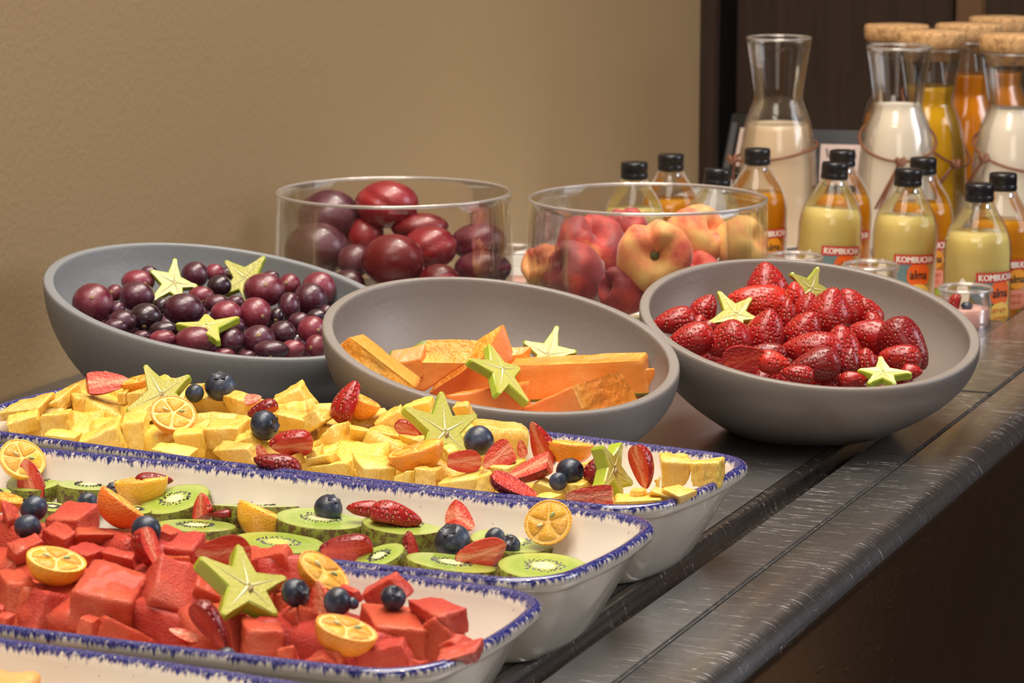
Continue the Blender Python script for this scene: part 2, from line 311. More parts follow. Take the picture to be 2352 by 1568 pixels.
prof = [(SEAM + .0012, -.03), (SEAM + .0012, .0006), (SEAM + .0022, .0012)] + [(EDGE - r_ + r_ * math.sin(a), .0012 - r_ + r_ * math.cos(a)) for a in np.linspace(0, math.pi / 2 + .25, 12)] + [(EDGE - .010, -.05), (EDGE - .016, -.12), (EDGE - .016, -.80)]
cpart('front_apron', extrude(prof, Y0, YE, M['steel front']))
cpart('outer_rail', extrude([(SEAM + .0010, -.01), (SEAM + .0010, .0010), (SEAM + .0020, .00165)] + [(EDGE - r_ + (r_ + .0004) * math.sin(a), .0012 - r_ + (r_ + .0004) * math.cos(a)) for a in np.linspace(0, 1.35, 10)], Y0, YE, M['brushed steel']))
cpart('well_floor', strip(WALLX + .001, WXE, WY, YE, -.045, -.031, M['steel plate']))
cpart('well_side', strip(WXE - .004, WXE - .0005, WY, YE, -.031, .0, M['brushed steel']))
cpart('well_side', strip(WALLX + .001, WXE - .0045, WY - .003, WY + .001, -.045, .0, M['brushed steel']))
cpart('seam_gap', strip(SEAM - .0016, SEAM + .0010, Y0, YE, -.02, -.006, M['black gap'], 0))
cpart('cabinet', boxm(WALLX + .001, EDGE - .03, Y0 + .01, YE, 0.0, TOP - .05, M['steel front']))
iceo = link('crushed_ice', None) if False else None
bm = bmesh.new(); bmesh.ops.create_grid(bm, x_segments=70, y_segments=110, size=.5)
x0, x1, y0, y1 = WALLX + .004, WXE - .006, WY + .004, YE - .01
for v in bm.verts:
    v.co = Vector(((x0 + x1) / 2 + v.co.x * (x1 - x0), (y0 + y1) / 2 + v.co.y * (y1 - y0), TOP - .0308)); v.co.z += .004 * abs(noise.noise(v.co * 60))
me = bpy.data.meshes.new('ice'); bm.to_mesh(me); bm.free(); me.materials.append(M['ice']); me.polygons.foreach_set('use_smooth', [True] * len(me.polygons))
tag(link('crushed_ice', me), 'bed of crushed white ice in the sunken well under the bottles', 'ice', kind='stuff')

# ================================================================ trays
UX = .42
TL, TW, TR, TB, TZ = 1.3129 * UX, .4149 * UX, .0603 * UX, .0227 * UX, .0600
def outline(ins, n=26):
    a, b = TL / 2 - ins, TW / 2 - ins; r = max(TR + .012 - ins * .35, .012); P = []
    cs = [(a - r, b - r, 0), (-a + r, b - r, 90), (-a + r, -b + r, 180), (a - r, -b + r, 270)]
    for i, (cx, cy, a0) in enumerate(cs):
        arc = [Vector((cx + r * math.cos(R_(a0 + t)), cy + r * math.sin(R_(a0 + t)))) for t in np.linspace(0, 90, 10)]
        P += arc
        nx = cs[(i + 1) % 4]; a1 = R_(nx[2]); q = Vector((nx[0] + r * math.cos(a1), nx[1] + r * math.sin(a1))); nr = Vector((math.cos(a1), math.sin(a1)))
        k = n if i % 2 == 0 else 10; bw = (TB if i % 2 == 0 else TB * .4) * .8
        for j in range(1, k): t = j / k; P.append(arc[-1] + (q - arc[-1]) * t + nr * (bw * 4 * t * (1 - t)))
    return P
def make_tray(name, cx, cy, tdeg, label):
    prof = [(.033, 0), (.031, .0015), (.0285, .005), (.009, .044), (.0065, .0475), (.0055, .0490), (.0015, .0515), (0, .0545), (0, .0575), (.0012, .0592), (.0032, .0600), (.0055, .0594), (.0072, .0575), (.0085, .053), (.012, .045), (.034, .011), (.040, .0075), (.052, .006)]
    V, F = [], []; k = None
    for ins, z in prof:
        o = outline(ins); k = len(o); V += [(p.x, p.y, z) for p in o]
    for i in range(len(prof) - 1):
        for j in range(k): F.append((i * k + j, i * k + (j + 1) % k, (i + 1) * k + (j + 1) % k, (i + 1) * k + j))
    F.append(tuple(range(k - 1, -1, -1))); F.append(tuple((len(prof) - 1) * k + j for j in range(k)))
    me = fixn(mesh(V, F, M['glaze'], True, name))
    x, y = W2(cx * UX, cy * UX); th = R_(tdeg) + AZ
    o = link(name, me, None, Matrix.Translation((x, y, TOP + .0002)) @ Matrix.Rotation(th, 4, 'Z'))
    tag(o, label, 'tray'); return o
TRAY = {'P': (-.2800, 4.6440, -28.2), 'K': (-.4500, 4.2106, -25.5), 'W': (-.6165, 3.7830, -24.2), 'F': (-.806, 3.335, -24.2)}
TO = {}
for k, l in (('P', 'white oblong tray with brushed blue rim, heaped with pineapple chunks'), ('K', 'white oblong tray with brushed blue rim, laid with kiwi slices'), ('W', 'white oblong tray with brushed blue rim, heaped with watermelon chunks'), ('F', 'white blue-rimmed tray in the bottom left corner, mostly out of frame')):
    TO[k] = make_tray('serving_tray', *TRAY[k], l)
def tray_plane(k, zf, zb):
    m = TO[k].matrix_world; a = m @ Vector((0, -TW / 2, zf)); b = m @ Vector((0, TW / 2, zb)); x = m.to_3x3() @ Vector((1, 0, 0))
    n = x.cross(b - a).normalized(); return a, n
PLANE = {'P': tray_plane('P', .056, .088), 'W': tray_plane('W', .052, .092), 'K': tray_plane('K', .036, .040), 'F': tray_plane('F', .03, .03)}
# ================================================================ slanted bowls
def fit_bowl(ext, R, key, label):
    cx, cy, X, Y, S = ext
    det = (X * Y) ** 2 - S * S; trc = X * X + Y * Y; q = math.sqrt(trc * trc - 4 * det); a = math.sqrt((trc + q) / 2); b = math.sqrt((trc - q) / 2)
    phi = .5 * math.atan2(2 * S, X * X - Y * Y)
    D = R * FPX / a; c = at(cx, cy, D); bs = vbasis(cx, cy); s = b / a; k = math.sqrt(1 - s * s)
    n = vv(bs, (math.sin(phi) * k, math.cos(phi) * k, s)).normalized()
    return c, n
def make_bowl(key, c, n, R, label):
    zc = c.z - TOP; t = .0085; rb = .46 * R; N = 96
    # rim circle in the tilted plane
    EX = 2.0 if key.startswith('warm') else 1.8
    gx = (n.x / n.z, n.y / n.z)
    def rimz(x, y): return zc - gx[0] * x - gx[1] * y
    V, F = [], []
    def ring(f, h, off, zlow):
        for i in range(N):
            th = 2 * math.pi * i / N; rr = (rb + (R - rb) * f) - off
            ux, uy = math.cos(th), math.sin(th)
            V.append((ux * rr, uy * rr, zlow + (rimz(ux * R, uy * R) - zlow) * h))
    phis = np.linspace(0, math.pi / 2, 20)
    rows = 0
    V_c0 = None
    for p in phis: ring(math.sin(p) ** EX, 1 - math.cos(p), 0, 0); rows += 1
    for o_, dz in ((.0002, .0016), (.0006, .0026), (.0013, .0031), (.0020, .0032), (t - .0020, .0032), (t - .0013, .0031), (t - .0006, .0026), (t - .0002, .0016)):
        for i in range(N):
            th = 2 * math.pi * i / N; ux, uy = math.cos(th), math.sin(th); V.append((ux * (R - o_), uy * (R - o_), rimz(ux * R, uy * R) + dz))
        rows += 1
    for p in phis[::-1]: ring(math.sin(p) ** EX, 1 - math.cos(p), t, .009); rows += 1
    for i in range(rows - 1):
        for j in range(N): F.append((i * N + j, i * N + (j + 1) % N, (i + 1) * N + (j + 1) % N, (i + 1) * N + j))
    F.append(tuple(range(N - 1, -1, -1))); F.append(tuple((rows - 1) * N + j for j in range(N)))
    o = link('slanted_bowl', fixn(mesh(V, F, M[key], True, 'bowl')), None, Matrix.Translation((c.x, c.y, TOP + .0003)))
    tag(o, label, 'bowl'); return o
BOWL = {}
for k, ext, R, key, l in (('G', (513, 693, 405, 131.5, 18500), .141, 'cool grey bowl', 'cool grey slanted bowl of dark grapes, leftmost of the three bowls'),
                          ('C', (1151, 794, 408, 154, 17950), .1318, 'taupe grey bowl', 'taupe grey slanted bowl of papaya wedges in the middle'),
                          ('S', (1858, 745, 388, 146.5, 15200), .132, 'warm grey bowl', 'warm grey slanted bowl full of strawberries on the right')):
    c, n = fit_bowl(ext, R, key, l); BOWL[k] = (c, n, R); make_bowl(key, c, n, R, l)
PLANE['G'] = (BOWL['G'][0] - Vector((0, 0, .010)), (BOWL['G'][1] + Vector((.0, .0, -.08))).normalized())
PLANE['S'] = (BOWL['S'][0] - Vector((0, 0, .012)), BOWL['S'][1])
PLANE['C'] = (BOWL['C'][0] - Vector((0, 0, .016)), BOWL['C'][1])
def reg(o, noun, p, ref=None, label=None, cat=None, group=None):
    if label: o['label'] = label
    if cat: o['category'] = cat
    if group: o['group'] = group
    REG.append((o, noun, p[0], p[1], ref)); return o
WALLP = {}
for k_ in 'PKW':
    m_ = TO[k_].matrix_world; WALLP[k_] = (m_ @ Vector((0, TW / 2 - .016, .03)), m_.to_3x3() @ Vector((0, 1, -.3)).normalized())
def surf(k, p, lift=0.0):
    d = depth_on(p[0], p[1], *PLANE[k])
    if k in WALLP: d = min(d, depth_on(p[0], p[1], *WALLP[k]))
    return d - lift

# ================================================================ cut chunks
UNIT = {}
def unit_box(n, r):
    if (n, r) in UNIT: return UNIT[(n, r)]
    V, F, ID, key = [], [], [], {}
    for ax in range(3):
        for sg in (-1, 1):
            g = {}
            for i in range(n + 1):
                for j in range(n + 1):
                    p = [0, 0, 0]; p[ax] = sg; p[(ax + 1) % 3] = -1 + 2 * i / n; p[(ax + 2) % 3] = -1 + 2 * j / n
                    kk = tuple(round(q, 5) for q in p)
                    if kk not in key:
                        key[kk] = len(V); q = Vector(p); c = Vector([max(-1 + r, min(1 - r, z)) for z in p]); d = q - c
                        V.append(c + d.normalized() * min(r, d.length) if d.length > 1e-6 else q)
                    g[(i, j)] = key[kk]
            for i in range(n):
                for j in range(n):
                    f = (g[(i, j)], g[(i + 1, j)], g[(i + 1, j + 1)], g[(i, j + 1)])
                    F.append(f if sg > 0 else f[::-1]); ID.append(ax * 2 + (sg > 0))
    UNIT[(n, r)] = (V, F, ID); return UNIT[(n, r)]
def chunk(name, z, p0, a, b, c, k, m, noun, cat, group, cs=1.0, n=12, rnd=.12, amp=.0009, lump=.0022, extra=None, lift=0, seed=None, label=None, ref=None, taper=.08, zset=None):
    """a cut block from its nearest corner p0 and the three corners next to it, as seen in the photo"""
    P0 = px(z, p0); vec = []
    for q in (a, b, c): Q = px(z, q); vec.append(((Q[0] - P0[0]) * 1.09, -(Q[1] - P0[1]) * 1.09))
    vec[2] = (vec[2][0] * cs, vec[2][1] * cs)
    d = lambda i, j: vec[i][0] * vec[j][0] + vec[i][1] * vec[j][1]
    L = [math.hypot(*q) for q in vec]; mx = max(L); ab, ac, bc = d(0, 1), d(0, 2), d(1, 2)
    if ab < -1 and ac < -1 and bc < -1:
        zs = [math.sqrt(ab * ac / -bc), math.sqrt(ab * bc / -ac), math.sqrt(ac * bc / -ab)]
        if max(zs) > 1.1 * mx: zs = [min(q, 1.1 * mx) for q in zs]
    else: zs = [.35 * L[0], .6 * L[1] + .35 * mx, .25 * L[2]]
    if zset: zs = [zset[0] * L[0], zset[1] * mx, zset[2] * L[2]]
    for i in range(3) if not zset else ():
        lo = .62 * mx
        if math.hypot(L[i], zs[i]) < lo: zs[i] = math.sqrt(max(lo * lo - L[i] ** 2, zs[i] ** 2))
    D = surf(k, P0, lift); s = D / FPX; bs = vbasis(*P0)
    A = [vv(bs, (vec[i][0], vec[i][1], -zs[i])) * s for i in range(3)]
    p = at(*P0, D); rs = random.Random(hash((round(P0[0]), round(P0[1]))) & 0xffff if seed is None else seed)
    cen = p + (A[0] + A[1] + A[2]) * .5
    cor = {}
    for i in (0, 1):
        for j in (0, 1):
            for l in (0, 1):
                q = p + A[0] * i + A[1] * j + A[2] * l - cen
                jit = 0 if (i + j + l) <= 1 else taper
                cor[(i, j, l)] = q * (1 - jit * rs.random()) + Vector((rs.uniform(-1, 1), rs.uniform(-1, 1), rs.uniform(-1, 1))) * (.0012 if jit == 0 else .0024)
    V0, F, ID = unit_box(n, rnd); V = []; off = Vector((rs.uniform(-9, 9), rs.uniform(-9, 9), 0))
    for v in V0:
        u = [(q + 1) / 2 for q in v]; q = Vector((0, 0, 0))
        for (i, j, l), w in cor.items():
            q += w * ((u[0] if i else 1 - u[0]) * (u[1] if j else 1 - u[1]) * (u[2] if l else 1 - u[2]))
        nn = q.normalized(); 
        for fid in (extra or {}):
            if extra[fid][0] == 'seed_cavity' and v[fid // 2] * (1 if fid % 2 else -1) > .97 and all(abs(v[o_]) < .9 for o_ in range(3) if o_ != fid // 2): q = q + nn * (.0022 * noise.noise(q * 210 + off) - .0012)
        q = q + nn * (lump * noise.noise(q * 45 + off) + amp * noise.noise(q * 190 + off) + amp * .6 * noise.noise(q * 420 + off)); V.append(q)
    # orient outward
    flip = A[0].cross(A[1]).dot(A[2]) < 0
    OWN = list(ID)
    for fid in (extra or {}):
        if extra[fid][0] != 'rind': continue
        for j, f in enumerate(F):
            if sum(V0[i][fid // 2] for i in f) / 4 * (1 if fid % 2 else -1) > .80: OWN[j] = fid
    def part(ids, mm):
        FF = [f if not flip else f[::-1] for f, i in zip(F, OWN) if i in ids]
        used = sorted({i for f in FF for i in f}); mp = {o: i for i, o in enumerate(used)}
        return mesh([V[i] for i in used], [tuple(mp[i] for i in f) for f in FF], mm, True, name)
    extra = extra or {}
    o = link(name, part([i for i in range(6) if i not in extra], m), None, Matrix.Translation(cen))
    for fid, (nm, mm) in extra.items():
        ch = link(nm, part([fid], mm)); ch.parent = o
    o['category'] = cat; o['group'] = group
    reg(o, noun, (P0[0] + sum(q[0] for q in vec) * .4, P0[1] - sum(q[1] for q in vec) * .4), ref, label); return o
def heap(k, name, m, cat, grp, lab, us, vs_, size, skip, lo=.016):
    V0, F, ID = unit_box(5, .22); a, nrm = PLANE[k]; mt = TO[k].matrix_world
    mes = []
    for q in range(4):
        me = mesh([Vector(v) * size * .5 + Vector(v) * .0018 * noise.noise(Vector(v) * 1.7 + Vector((q * 5, 0, 0))) for v in V0], F, m, True, name); mes.append(me)
    small = []
    for q in mes: q2 = q.copy(); q2.transform(Matrix.Scale(.62, 4)); small.append(q2)
    c = 0
    for u in us:
        for v in vs_:
            low_ = .016 if (k == 'P' and u > .11) else 0
            if skip(u, v): continue
            p = mt @ Vector((u + random.uniform(-.005, .005), v + random.uniform(-.004, .004), 0))
            zt = a.z - ((p.x - a.x) * nrm.x + (p.y - a.y) * nrm.y) / nrm.z - lo - size * .5 - (.016 if v < -.03 else 0) - low_
            fr = v < -.03; zt = max(zt, TOP + .0075 + size * (.40 if fr else .62))
            q = Matrix.Translation((p.x, p.y, zt)) @ Matrix.Rotation(random.uniform(0, 3), 4, 'Z') @ Matrix.Rotation(random.uniform(-.5, .5), 4, 'X')
            tag(link(name, (small if fr else mes)[c % 4], None, q), lab, cat, grp); c += 1
heap('W', 'watermelon_chunk', M['watermelon flesh'], 'watermelon', 'buried watermelon chunks', 'watermelon chunk in the bottom layer, buried under the others', np.arange(-.23, .235, .032), (-.046, -.014, .018, .050), .037, lambda u, v: (v > .0 and u > .165) or (v > .04 and u > .13), .010)
heap('P', 'pineapple_chunk', M['pineapple flesh'], 'pineapple', 'buried pineapple chunks', 'pineapple chunk in the bottom layer, buried under the others', np.arange(-.235, .25, .033), (-.048, -.014, .020, .052), .036, lambda u, v: (v > .01 and u > .10), .012)
V0, F0, _ = unit_box(8, .16)
for i, (X, Y, l) in enumerate(((8, 1580, 'orange melon chunk peeping in at the bottom left corner'), (-130, 1600, 'orange melon chunk beyond the bottom left corner'), (90, 1640, 'orange melon chunk below the bottom photo edge'))):
    q = hit_z(X, Y, .040); me = mesh([Vector(v) * .019 + Vector(v) * .002 * noise.noise(Vector(v) * 1.5 + Vector((i, 0, 0))) for v in V0], F0, M['melon flesh'], True, 'melon_chunk')
    tag(link('melon_chunk', me, None, Matrix.Translation((q.x, q.y, TOP + .028)) @ Matrix.Rotation(i * .8 + .2, 4, 'Z')), l, 'melon', 'orange melon chunks in the corner tray')
WM = [((1180,870),(690,760),(1330,600),(1165,1000),2.2),((1380,830),(1720,960),(1440,440),(1190,1010)),((430,740),(800,850),(300,690),(300,1130)),((960,950),(1410,1190),(900,935),(770,1190)),((70,680),(310,660),(-40,560),(80,960)),((130,420),(390,290),(50,310),(170,640)),((60,110),(190,90),(20,-40),(70,400)),((570,290),(380,170),(690,220),(580,380),1.6),((700,100),(430,80),(880,-30),(720,230),1.3),((690,240),(1190,240),(680,170),(660,400)),((760,420),(580,350),(940,370),(760,560)),((1180,440),(930,390),(1220,380),(1210,560)),((1520,220),(1400,180),(1630,190),(1520,330)),((1740,390),(1480,360),(1850,220),(1760,620)),((1690,420),(1480,420),(1720,370),(1750,690)),((1760,700),(2010,800),(1790,560),(1660,900)),((2060,950),(2200,930),(2010,920),(2110,1330)),((1640,1270),(1430,1270),(1690,1215),(1650,1370)),((70,1000),(-20,980),(140,960),(70,1120)),((20,900),(-80,870),(55,860),(10,1050)),((830,1010),(740,1000),(900,960),(820,1160))]
for q in WM: chunk('watermelon_chunk', 'E', *q[:4], 'W', M['watermelon flesh'], 'red watermelon chunk', 'watermelon', 'watermelon chunks in the front tray', q[4] if len(q) > 4 else 1.0)
WF = [((240,1090),(570,1090),(195,970),(235,1380)),((600,400),(290,460),(640,320),(700,640)),((560,770),(490,760),(620,730),(590,960)),((700,900),(555,930),(790,800),(790,1260)),((720,880),(960,950),(740,800),(740,1350)),((1420,1050),(1850,1080),(1320,850),(1400,1300)),((1990,960),(1700,830),(2250,900),(2020,1150)),((1950,985),(1680,1230),(1980,915),(2090,1115),1.6),((1560,640),(1290,790),(1620,580),(1690,820)),((1650,1210),(1240,1290),(1680,1150),(1750,1480)),((940,1330),(730,1390),(960,1270),(1140,1450)),((670,1250),(545,1265),(700,1215),(700,1420)),((1090,1280),(960,1270),(1190,1240),(1100,1430)),((1830,1370),(1740,1365),(1900,1340),(1830,1480)),((1960,1400),(2300,1310),(2000,1250),(1980,1500)),((2080,1170),(1980,1230),(2170,1110),(2200,1240)),((1230,770),(1130,730),(1280,740),(1260,860))]
for q in WF: chunk('watermelon_chunk', 'F', *q[:4], 'W', M['watermelon flesh'], 'red watermelon chunk', 'watermelon', 'watermelon chunks in the front tray', q[4] if len(q) > 4 else 1.0)
PA = [((350,470),(10,490),(490,330),(370,540)),((330,540),(60,610),(350,465),(370,640)),((510,390),(370,430),(690,230),(550,500)),((620,500),(380,530),(640,460),(650,680)),((650,350),(1110,440),(650,300),(680,670)),((1040,620),(700,770),(1090,530),(1140,820)),((1280,560),(1100,610),(1330,480),(1320,860)),((1700,890),(1380,830),(1770,820),(1710,960)),((1800,680),(1560,720),(1830,620),(1860,880)),((1990,330),(1680,380),(2020,290),(2060,560)),((2180,400),(2010,340),(2290,380),(2200,570)),((2150,620),(1840,640),(2240,570),(2170,800)),((2250,720),(2080,780),(2310,650),(2300,820)),((2200,830),(1940,830),(2270,780),(2280,960)),((1240,500),(1090,540),(1370,410),(1280,620)),((1250,330),(1150,340),(1320,270),(1260,450)),((1110,320),(1060,320),(1170,280),(1120,420)),((1480,220),(1390,200),(1580,210),(1480,330)),((1790,270),(1670,290),(1860,230),(1800,370)),((660,730),(430,715),(740,670),(670,800))]
PB = [((500,185),(270,320),(530,120),(650,435)),((540,490),(290,430),(580,440),(550,620)),((700,500),(560,600),(640,390),(820,470)),((780,560),(650,700),(960,490),(880,840)),((980,560),(1440,650),(960,520),(920,750)),((1100,920),(950,800),(1360,900),(1105,1050)),((900,870),(560,930),(980,830),(960,1030)),((750,810),(430,870),(830,760),(790,920)),((640,750),(530,790),(710,690),(680,850)),((430,810),(320,820),(520,780),(440,900)),((1390,390),(1190,520),(1410,340),(1540,600)),((1650,340),(1430,390),(1700,270),(1700,480)),((1520,460),(1440,390),(1560,430),(1630,610)),((1990,360),(1880,370),(2020,310),(2100,540)),((1620,690),(1400,620),(1720,650),(1620,760)),((1730,930),(1560,920),(1780,900),(1735,1090)),((2080,1000),(1760,1060),(2150,920),(2120,1170)),((1830,770),(1770,720),(1920,760),(1830,880)),((1460,960),(1340,980),(1590,950),(1480,1100))]
PC = [((230,500),(95,480),(380,400),(230,600)),((70,540),(-40,560),(110,495),(80,710)),((480,600),(720,700),(500,550),(400,690)),((560,720),(480,700),(650,710),(560,780)),((850,610),(710,630),(930,570),(860,700)),((880,430),(830,450),(950,410),(890,600)),((1500,440),(1730,440),(1470,370),(1490,640)),((1960,430),(1735,440),(1995,395),(1975,630)),((1640,720),(1510,650),(1790,665),(1640,785)),((1420,680),(1640,760),(1440,620),(1350,770)),((1490,740),(1130,745),(1500,705),(1495,800)),((1330,670),(1230,680),(1350,650),(1335,740)),((1460,560),(1420,570),(1490,545),(1460,660))]
for z, L in (('A', PA), ('B', PB), ('C', PC)):
    for q in L: chunk('pineapple_chunk', z, *q, 'P', M['pineapple flesh'], 'yellow pineapple chunk', 'pineapple', 'pineapple chunks in the back tray', rnd=.09, amp=.0009)
# papaya wedges; face 1/0 = far/near side along a, 3/2 along b, 5/4 along c
RI, CV = M['papaya rind'], M['papaya cavity']
PP = [((600,745),(215,455),(655,705),(500,800),{2: ('seed_cavity', CV)},'slim papaya wedge at the left edge of its bowl'),
      ((640,560),(445,610),(665,480),(650,680),{1: ('rind', RI)},'short papaya piece behind the slim left wedge'),
      ((940,600),(590,590),(1000,460),(680,760),{1: ('rind', RI), 4: ('seed_cavity', CV)},'papaya piece showing a green rind edge at its left end'),
      ((1040,560),(700,780),(1150,350),(1180,880),{4: ('seed_cavity', CV)},'tall pointed papaya wedge standing in the middle of the bowl'),
      ((1250,720),(820,800),(1330,700),(1280,960),{5: ('rind', RI)},'smooth papaya slice under the middle star slice'),
      ((1300,540),(1165,560),(1340,490),(1300,640),{},'papaya piece peeping out behind the tall pointed wedge'),
      ((1200,610),(1980,580),(1240,560),(1250,830),{4: ('seed_cavity', CV), 5: ('rind', RI)},'long papaya wedge lying crosswise with a rough orange top'),
      ((1600,760),(1285,890),(1900,645),(1690,930),{0: ('seed_cavity', CV)},'papaya wedge at the front rim with a ragged seed hollow'),
      ((2050,650),(1960,690),(2125,640),(2080,800),{5: ('rind', RI)},'small papaya block at the right end of the heap')]
for p0, a, b, c, ex, l in PP: chunk('papaya_wedge', 'L', p0, a, b, c, 'C', M['papaya flesh'], l, 'papaya', 'papaya wedges in the middle bowl', 1, 12, .07, .0005, .002, ex, label=l, taper=.03, zset=(.10, .28, .15))

V0, F0, ID0 = unit_box(5, .2); pm = mesh([(v.x * .045, v.y * .016, v.z * .016) for v in V0], F0, M['papaya flesh'], True, 'papaya_wedge')
cb = BOWL['C'][0]
for i in range(5):
    a = i * 1.25; rr = .034
    tag(link('papaya_wedge', pm, None, Matrix.Translation((cb.x + rr * math.cos(a), cb.y + rr * math.sin(a), TOP + .020 + .001 * (i % 2))) @ Matrix.Rotation(a + 1.4, 4, 'Z')), 'papaya wedge in the bottom layer, hidden under the others', 'papaya', 'buried papaya wedges')
# ================================================================ round fruit
def ellfruit(name, z, q, k, mk, lift_f=.7, lump=.04, seed=0, squash=1.0, D=None, axis=None, n=20):
    cx, cy = px(z, q[:2]); rx = q[2] / ZM[z][2] * 1.04; ry = q[3] / ZM[z][2] * 1.04
    D = surf(k, (cx, cy)) if D is None else D
    D -= lift_f * rx * D / FPX; s = D / FPX; bs = vbasis(cx, cy)
    prof = [(math.sin(t), -math.cos(t)) for t in np.linspace(0, math.pi, n // 2 + 3)]; prof[0] = (0, -1); prof[-1] = (0, 1)
    me = lathe(prof, M[mk], n, lump=lump, seed=seed)
    x, y, b = bs; a = random.uniform(-.6, .6) if axis is None else axis
    m = frame(at(cx, cy, D), x * rx * s, b * -(rx + ry) / 2 * s, y * ry * s)
    # bake scale and spin into the mesh so that textures keep real size
    rot = Matrix.Rotation(a, 4, 'Y'); me.transform(m.to_3x3().to_4x4()); me.update()
    o = link(name, me, None, Matrix.Translation(at(cx, cy, D))); return o, (cx, cy), bs, rx * s, D
GR = [(362,495,148,140,'r'),(520,420,60,60,'r'),(690,340,118,85,'r'),(680,445,128,105,'d'),(770,270,60,45,'d'),(575,630,105,82,'d'),(525,670,88,60,'d'),(745,600,118,102,'k'),(540,540,55,55,'d'),(720,740,65,45,'d'),(880,690,108,62,'k'),(870,755,98,62,'r'),(1020,540,145,115,'d'),(865,515,55,55,'k'),(1105,290,98,95,'d'),(1250,275,72,65,'r'),(1335,285,55,50,'d'),(1285,370,88,75,'k'),(1150,440,92,66,'r'),(1265,500,98,66,'d'),(1335,570,112,90,'r'),(1400,490,65,50,'d'),(1610,400,150,122,'r'),(1660,300,60,40,'d'),(1795,360,80,78,'r'),(2010,390,122,122,'r'),(1945,465,122,115,'d'),(1795,520,80,102,'d'),(1705,590,52,60,'k'),(1545,570,117,112,'r'),(1870,630,85,66,'d'),(2000,595,80,55,'k'),(1745,710,98,84,'d'),(1960,690,105,98,'r'),(1570,765,122,105,'d'),(1365,770,98,97,'d'),(1110,770,150,102,'r'),(1660,835,132,66,'d'),(1820,830,88,66,'r'),(1990,810,80,82,'r'),(1320,865,75,40,'r'),(2065,560,50,50,'d'),(1390,660,80,66,'d'),(950,860,70,50,'d'),(1490,880,60,40,'d')]
ADJ = {'r': 'reddish purple grape', 'd': 'dark purple grape', 'k': 'glossy near-black grape'}
for i, q in enumerate(GR):
    o, c, bs, r, D = ellfruit('grape', 'I', q, 'G', {'r': 'red grape', 'd': 'dark grape', 'k': 'black grape'}[q[4]], .6, .03, i)
    reg(o, ADJ[q[4]], c, cat='grape', group='grapes in the left bowl')
    if i % 3 == 1 or q[4] == 'r':
        a = random.uniform(0, 6.28); d = vv(bs, (.45 * math.cos(a), .45 * math.sin(a) - .2, .85)).normalized()
        sm = lathe([(0, -.0002), (.0016, -.0002), (.0017, .0003), (.0009, .0005), (0, .0002)], M['fruit scar'], 10)
        hit = o.ray_cast if False else None
        R0 = min((v.co - d * v.co.dot(d)).length * 1e3 + (0 if v.co.dot(d) > 0 else 9e9) for v in o.data.vertices); vmx = max(v.co.dot(d) for v in o.data.vertices)
        t = link('stem_scar', sm, None, None); t.parent = o; t.matrix_local = Matrix.Translation(d * vmx * .985) @ d.to_track_quat('Z', 'Y').to_matrix().to_4x4()
def bowl_fill(name, k, mk, rad, N, lab, cat, grp, zlo=.03, sx=1.0):
    c, n, R = BOWL[k]; me = lathe([(math.sin(t) * rad, -math.cos(t) * rad * sx) if 0 < t < 3.14 else (0, -math.cos(t) * rad * sx) for t in np.linspace(0, math.pi, 8)], M[mk], 12)
    rs = random.Random(3); pts = []
    for _ in range(4000):
        if len(pts) >= N: break
        a = rs.uniform(0, 6.283); q = math.sqrt(rs.random()) * (R - .036); x, y = q * math.cos(a), q * math.sin(a)
        top = (PLANE[k][0].z - TOP) - (n.x * x + n.y * y) / n.z - rad * 1.9
        low = .012 + rad + max(0, (q - .45 * R)) * .75
        if top <= low: continue
        p = Vector((c.x + x, c.y + y, TOP + rs.uniform(max(low, top - rad * 1.6), top)))
        if all((p - o).length > rad * 1.5 for o in pts): pts.append(p)
    for p in pts: tag(link(name, me, None, Matrix.Translation(p) @ Matrix.Rotation(rs.uniform(0, 6), 4, 'Z') @ Matrix.Rotation(rs.uniform(.3, 1.6), 4, 'X')), lab, cat, grp)
bowl_fill('grape', 'G', 'dark grape', .0135, 60, 'dark grape in the lower layer of the left bowl', 'grape', 'buried grapes')
# plums and peaches in glass bowls ------------------------------------------------
def glass_bowl(pc, z, rpx, label):
    c = hit_z(pc[0], pc[1], z); D = (c - CAM).dot(FWD); R = rpx * D / FPX; h = z; Rb = R * 1.035
    prof = [(0, .0005), (Rb * .9, .0005), (Rb * .985, .003), (Rb, .010), (Rb * .995, .03)] + [(Rb + (R - Rb) * t, .03 + (h - .03) * t) for t in (.3, .6, .9)] + [(R, h - .001), (R - .0008, h), (R - .0022, h), (R - .003, h - .001)] + [(Rb - .004 + (R - Rb) * t, .03 + (h - .03) * t) for t in (.9, .6, .3)] + [(Rb - .005, .018), (Rb * .9, .010), (0, .009)]
    o = link('glass_bowl', lathe(prof, M['clear glass'], 96), None, Matrix.Translation((c.x, c.y, TOP + .0004))); tag(o, label, 'bowl')
    rim = link('rim', tube([(R * .994 * math.cos(a), R * .994 * math.sin(a), h - .0005) for a in np.linspace(0, 6.2832, 97)[:-1]], .0017, M['rim glass'], 8, 'rim', True)); rim.parent = o
    return c, D, R
t = NT('rim glass'); t.P(Base_Color=(.62, .56, .53), Roughness=.06, Metallic=.35, Coat_Weight=1, Alpha=.62); M['rim glass'] = t.m
PLc = glass_bowl((904, 441), .125, 269, 'round clear glass bowl of plums standing against the tan wall')
PEc = glass_bowl((1488, 456), .125, 274, 'round clear glass bowl of flat peaches standing before the bottles')
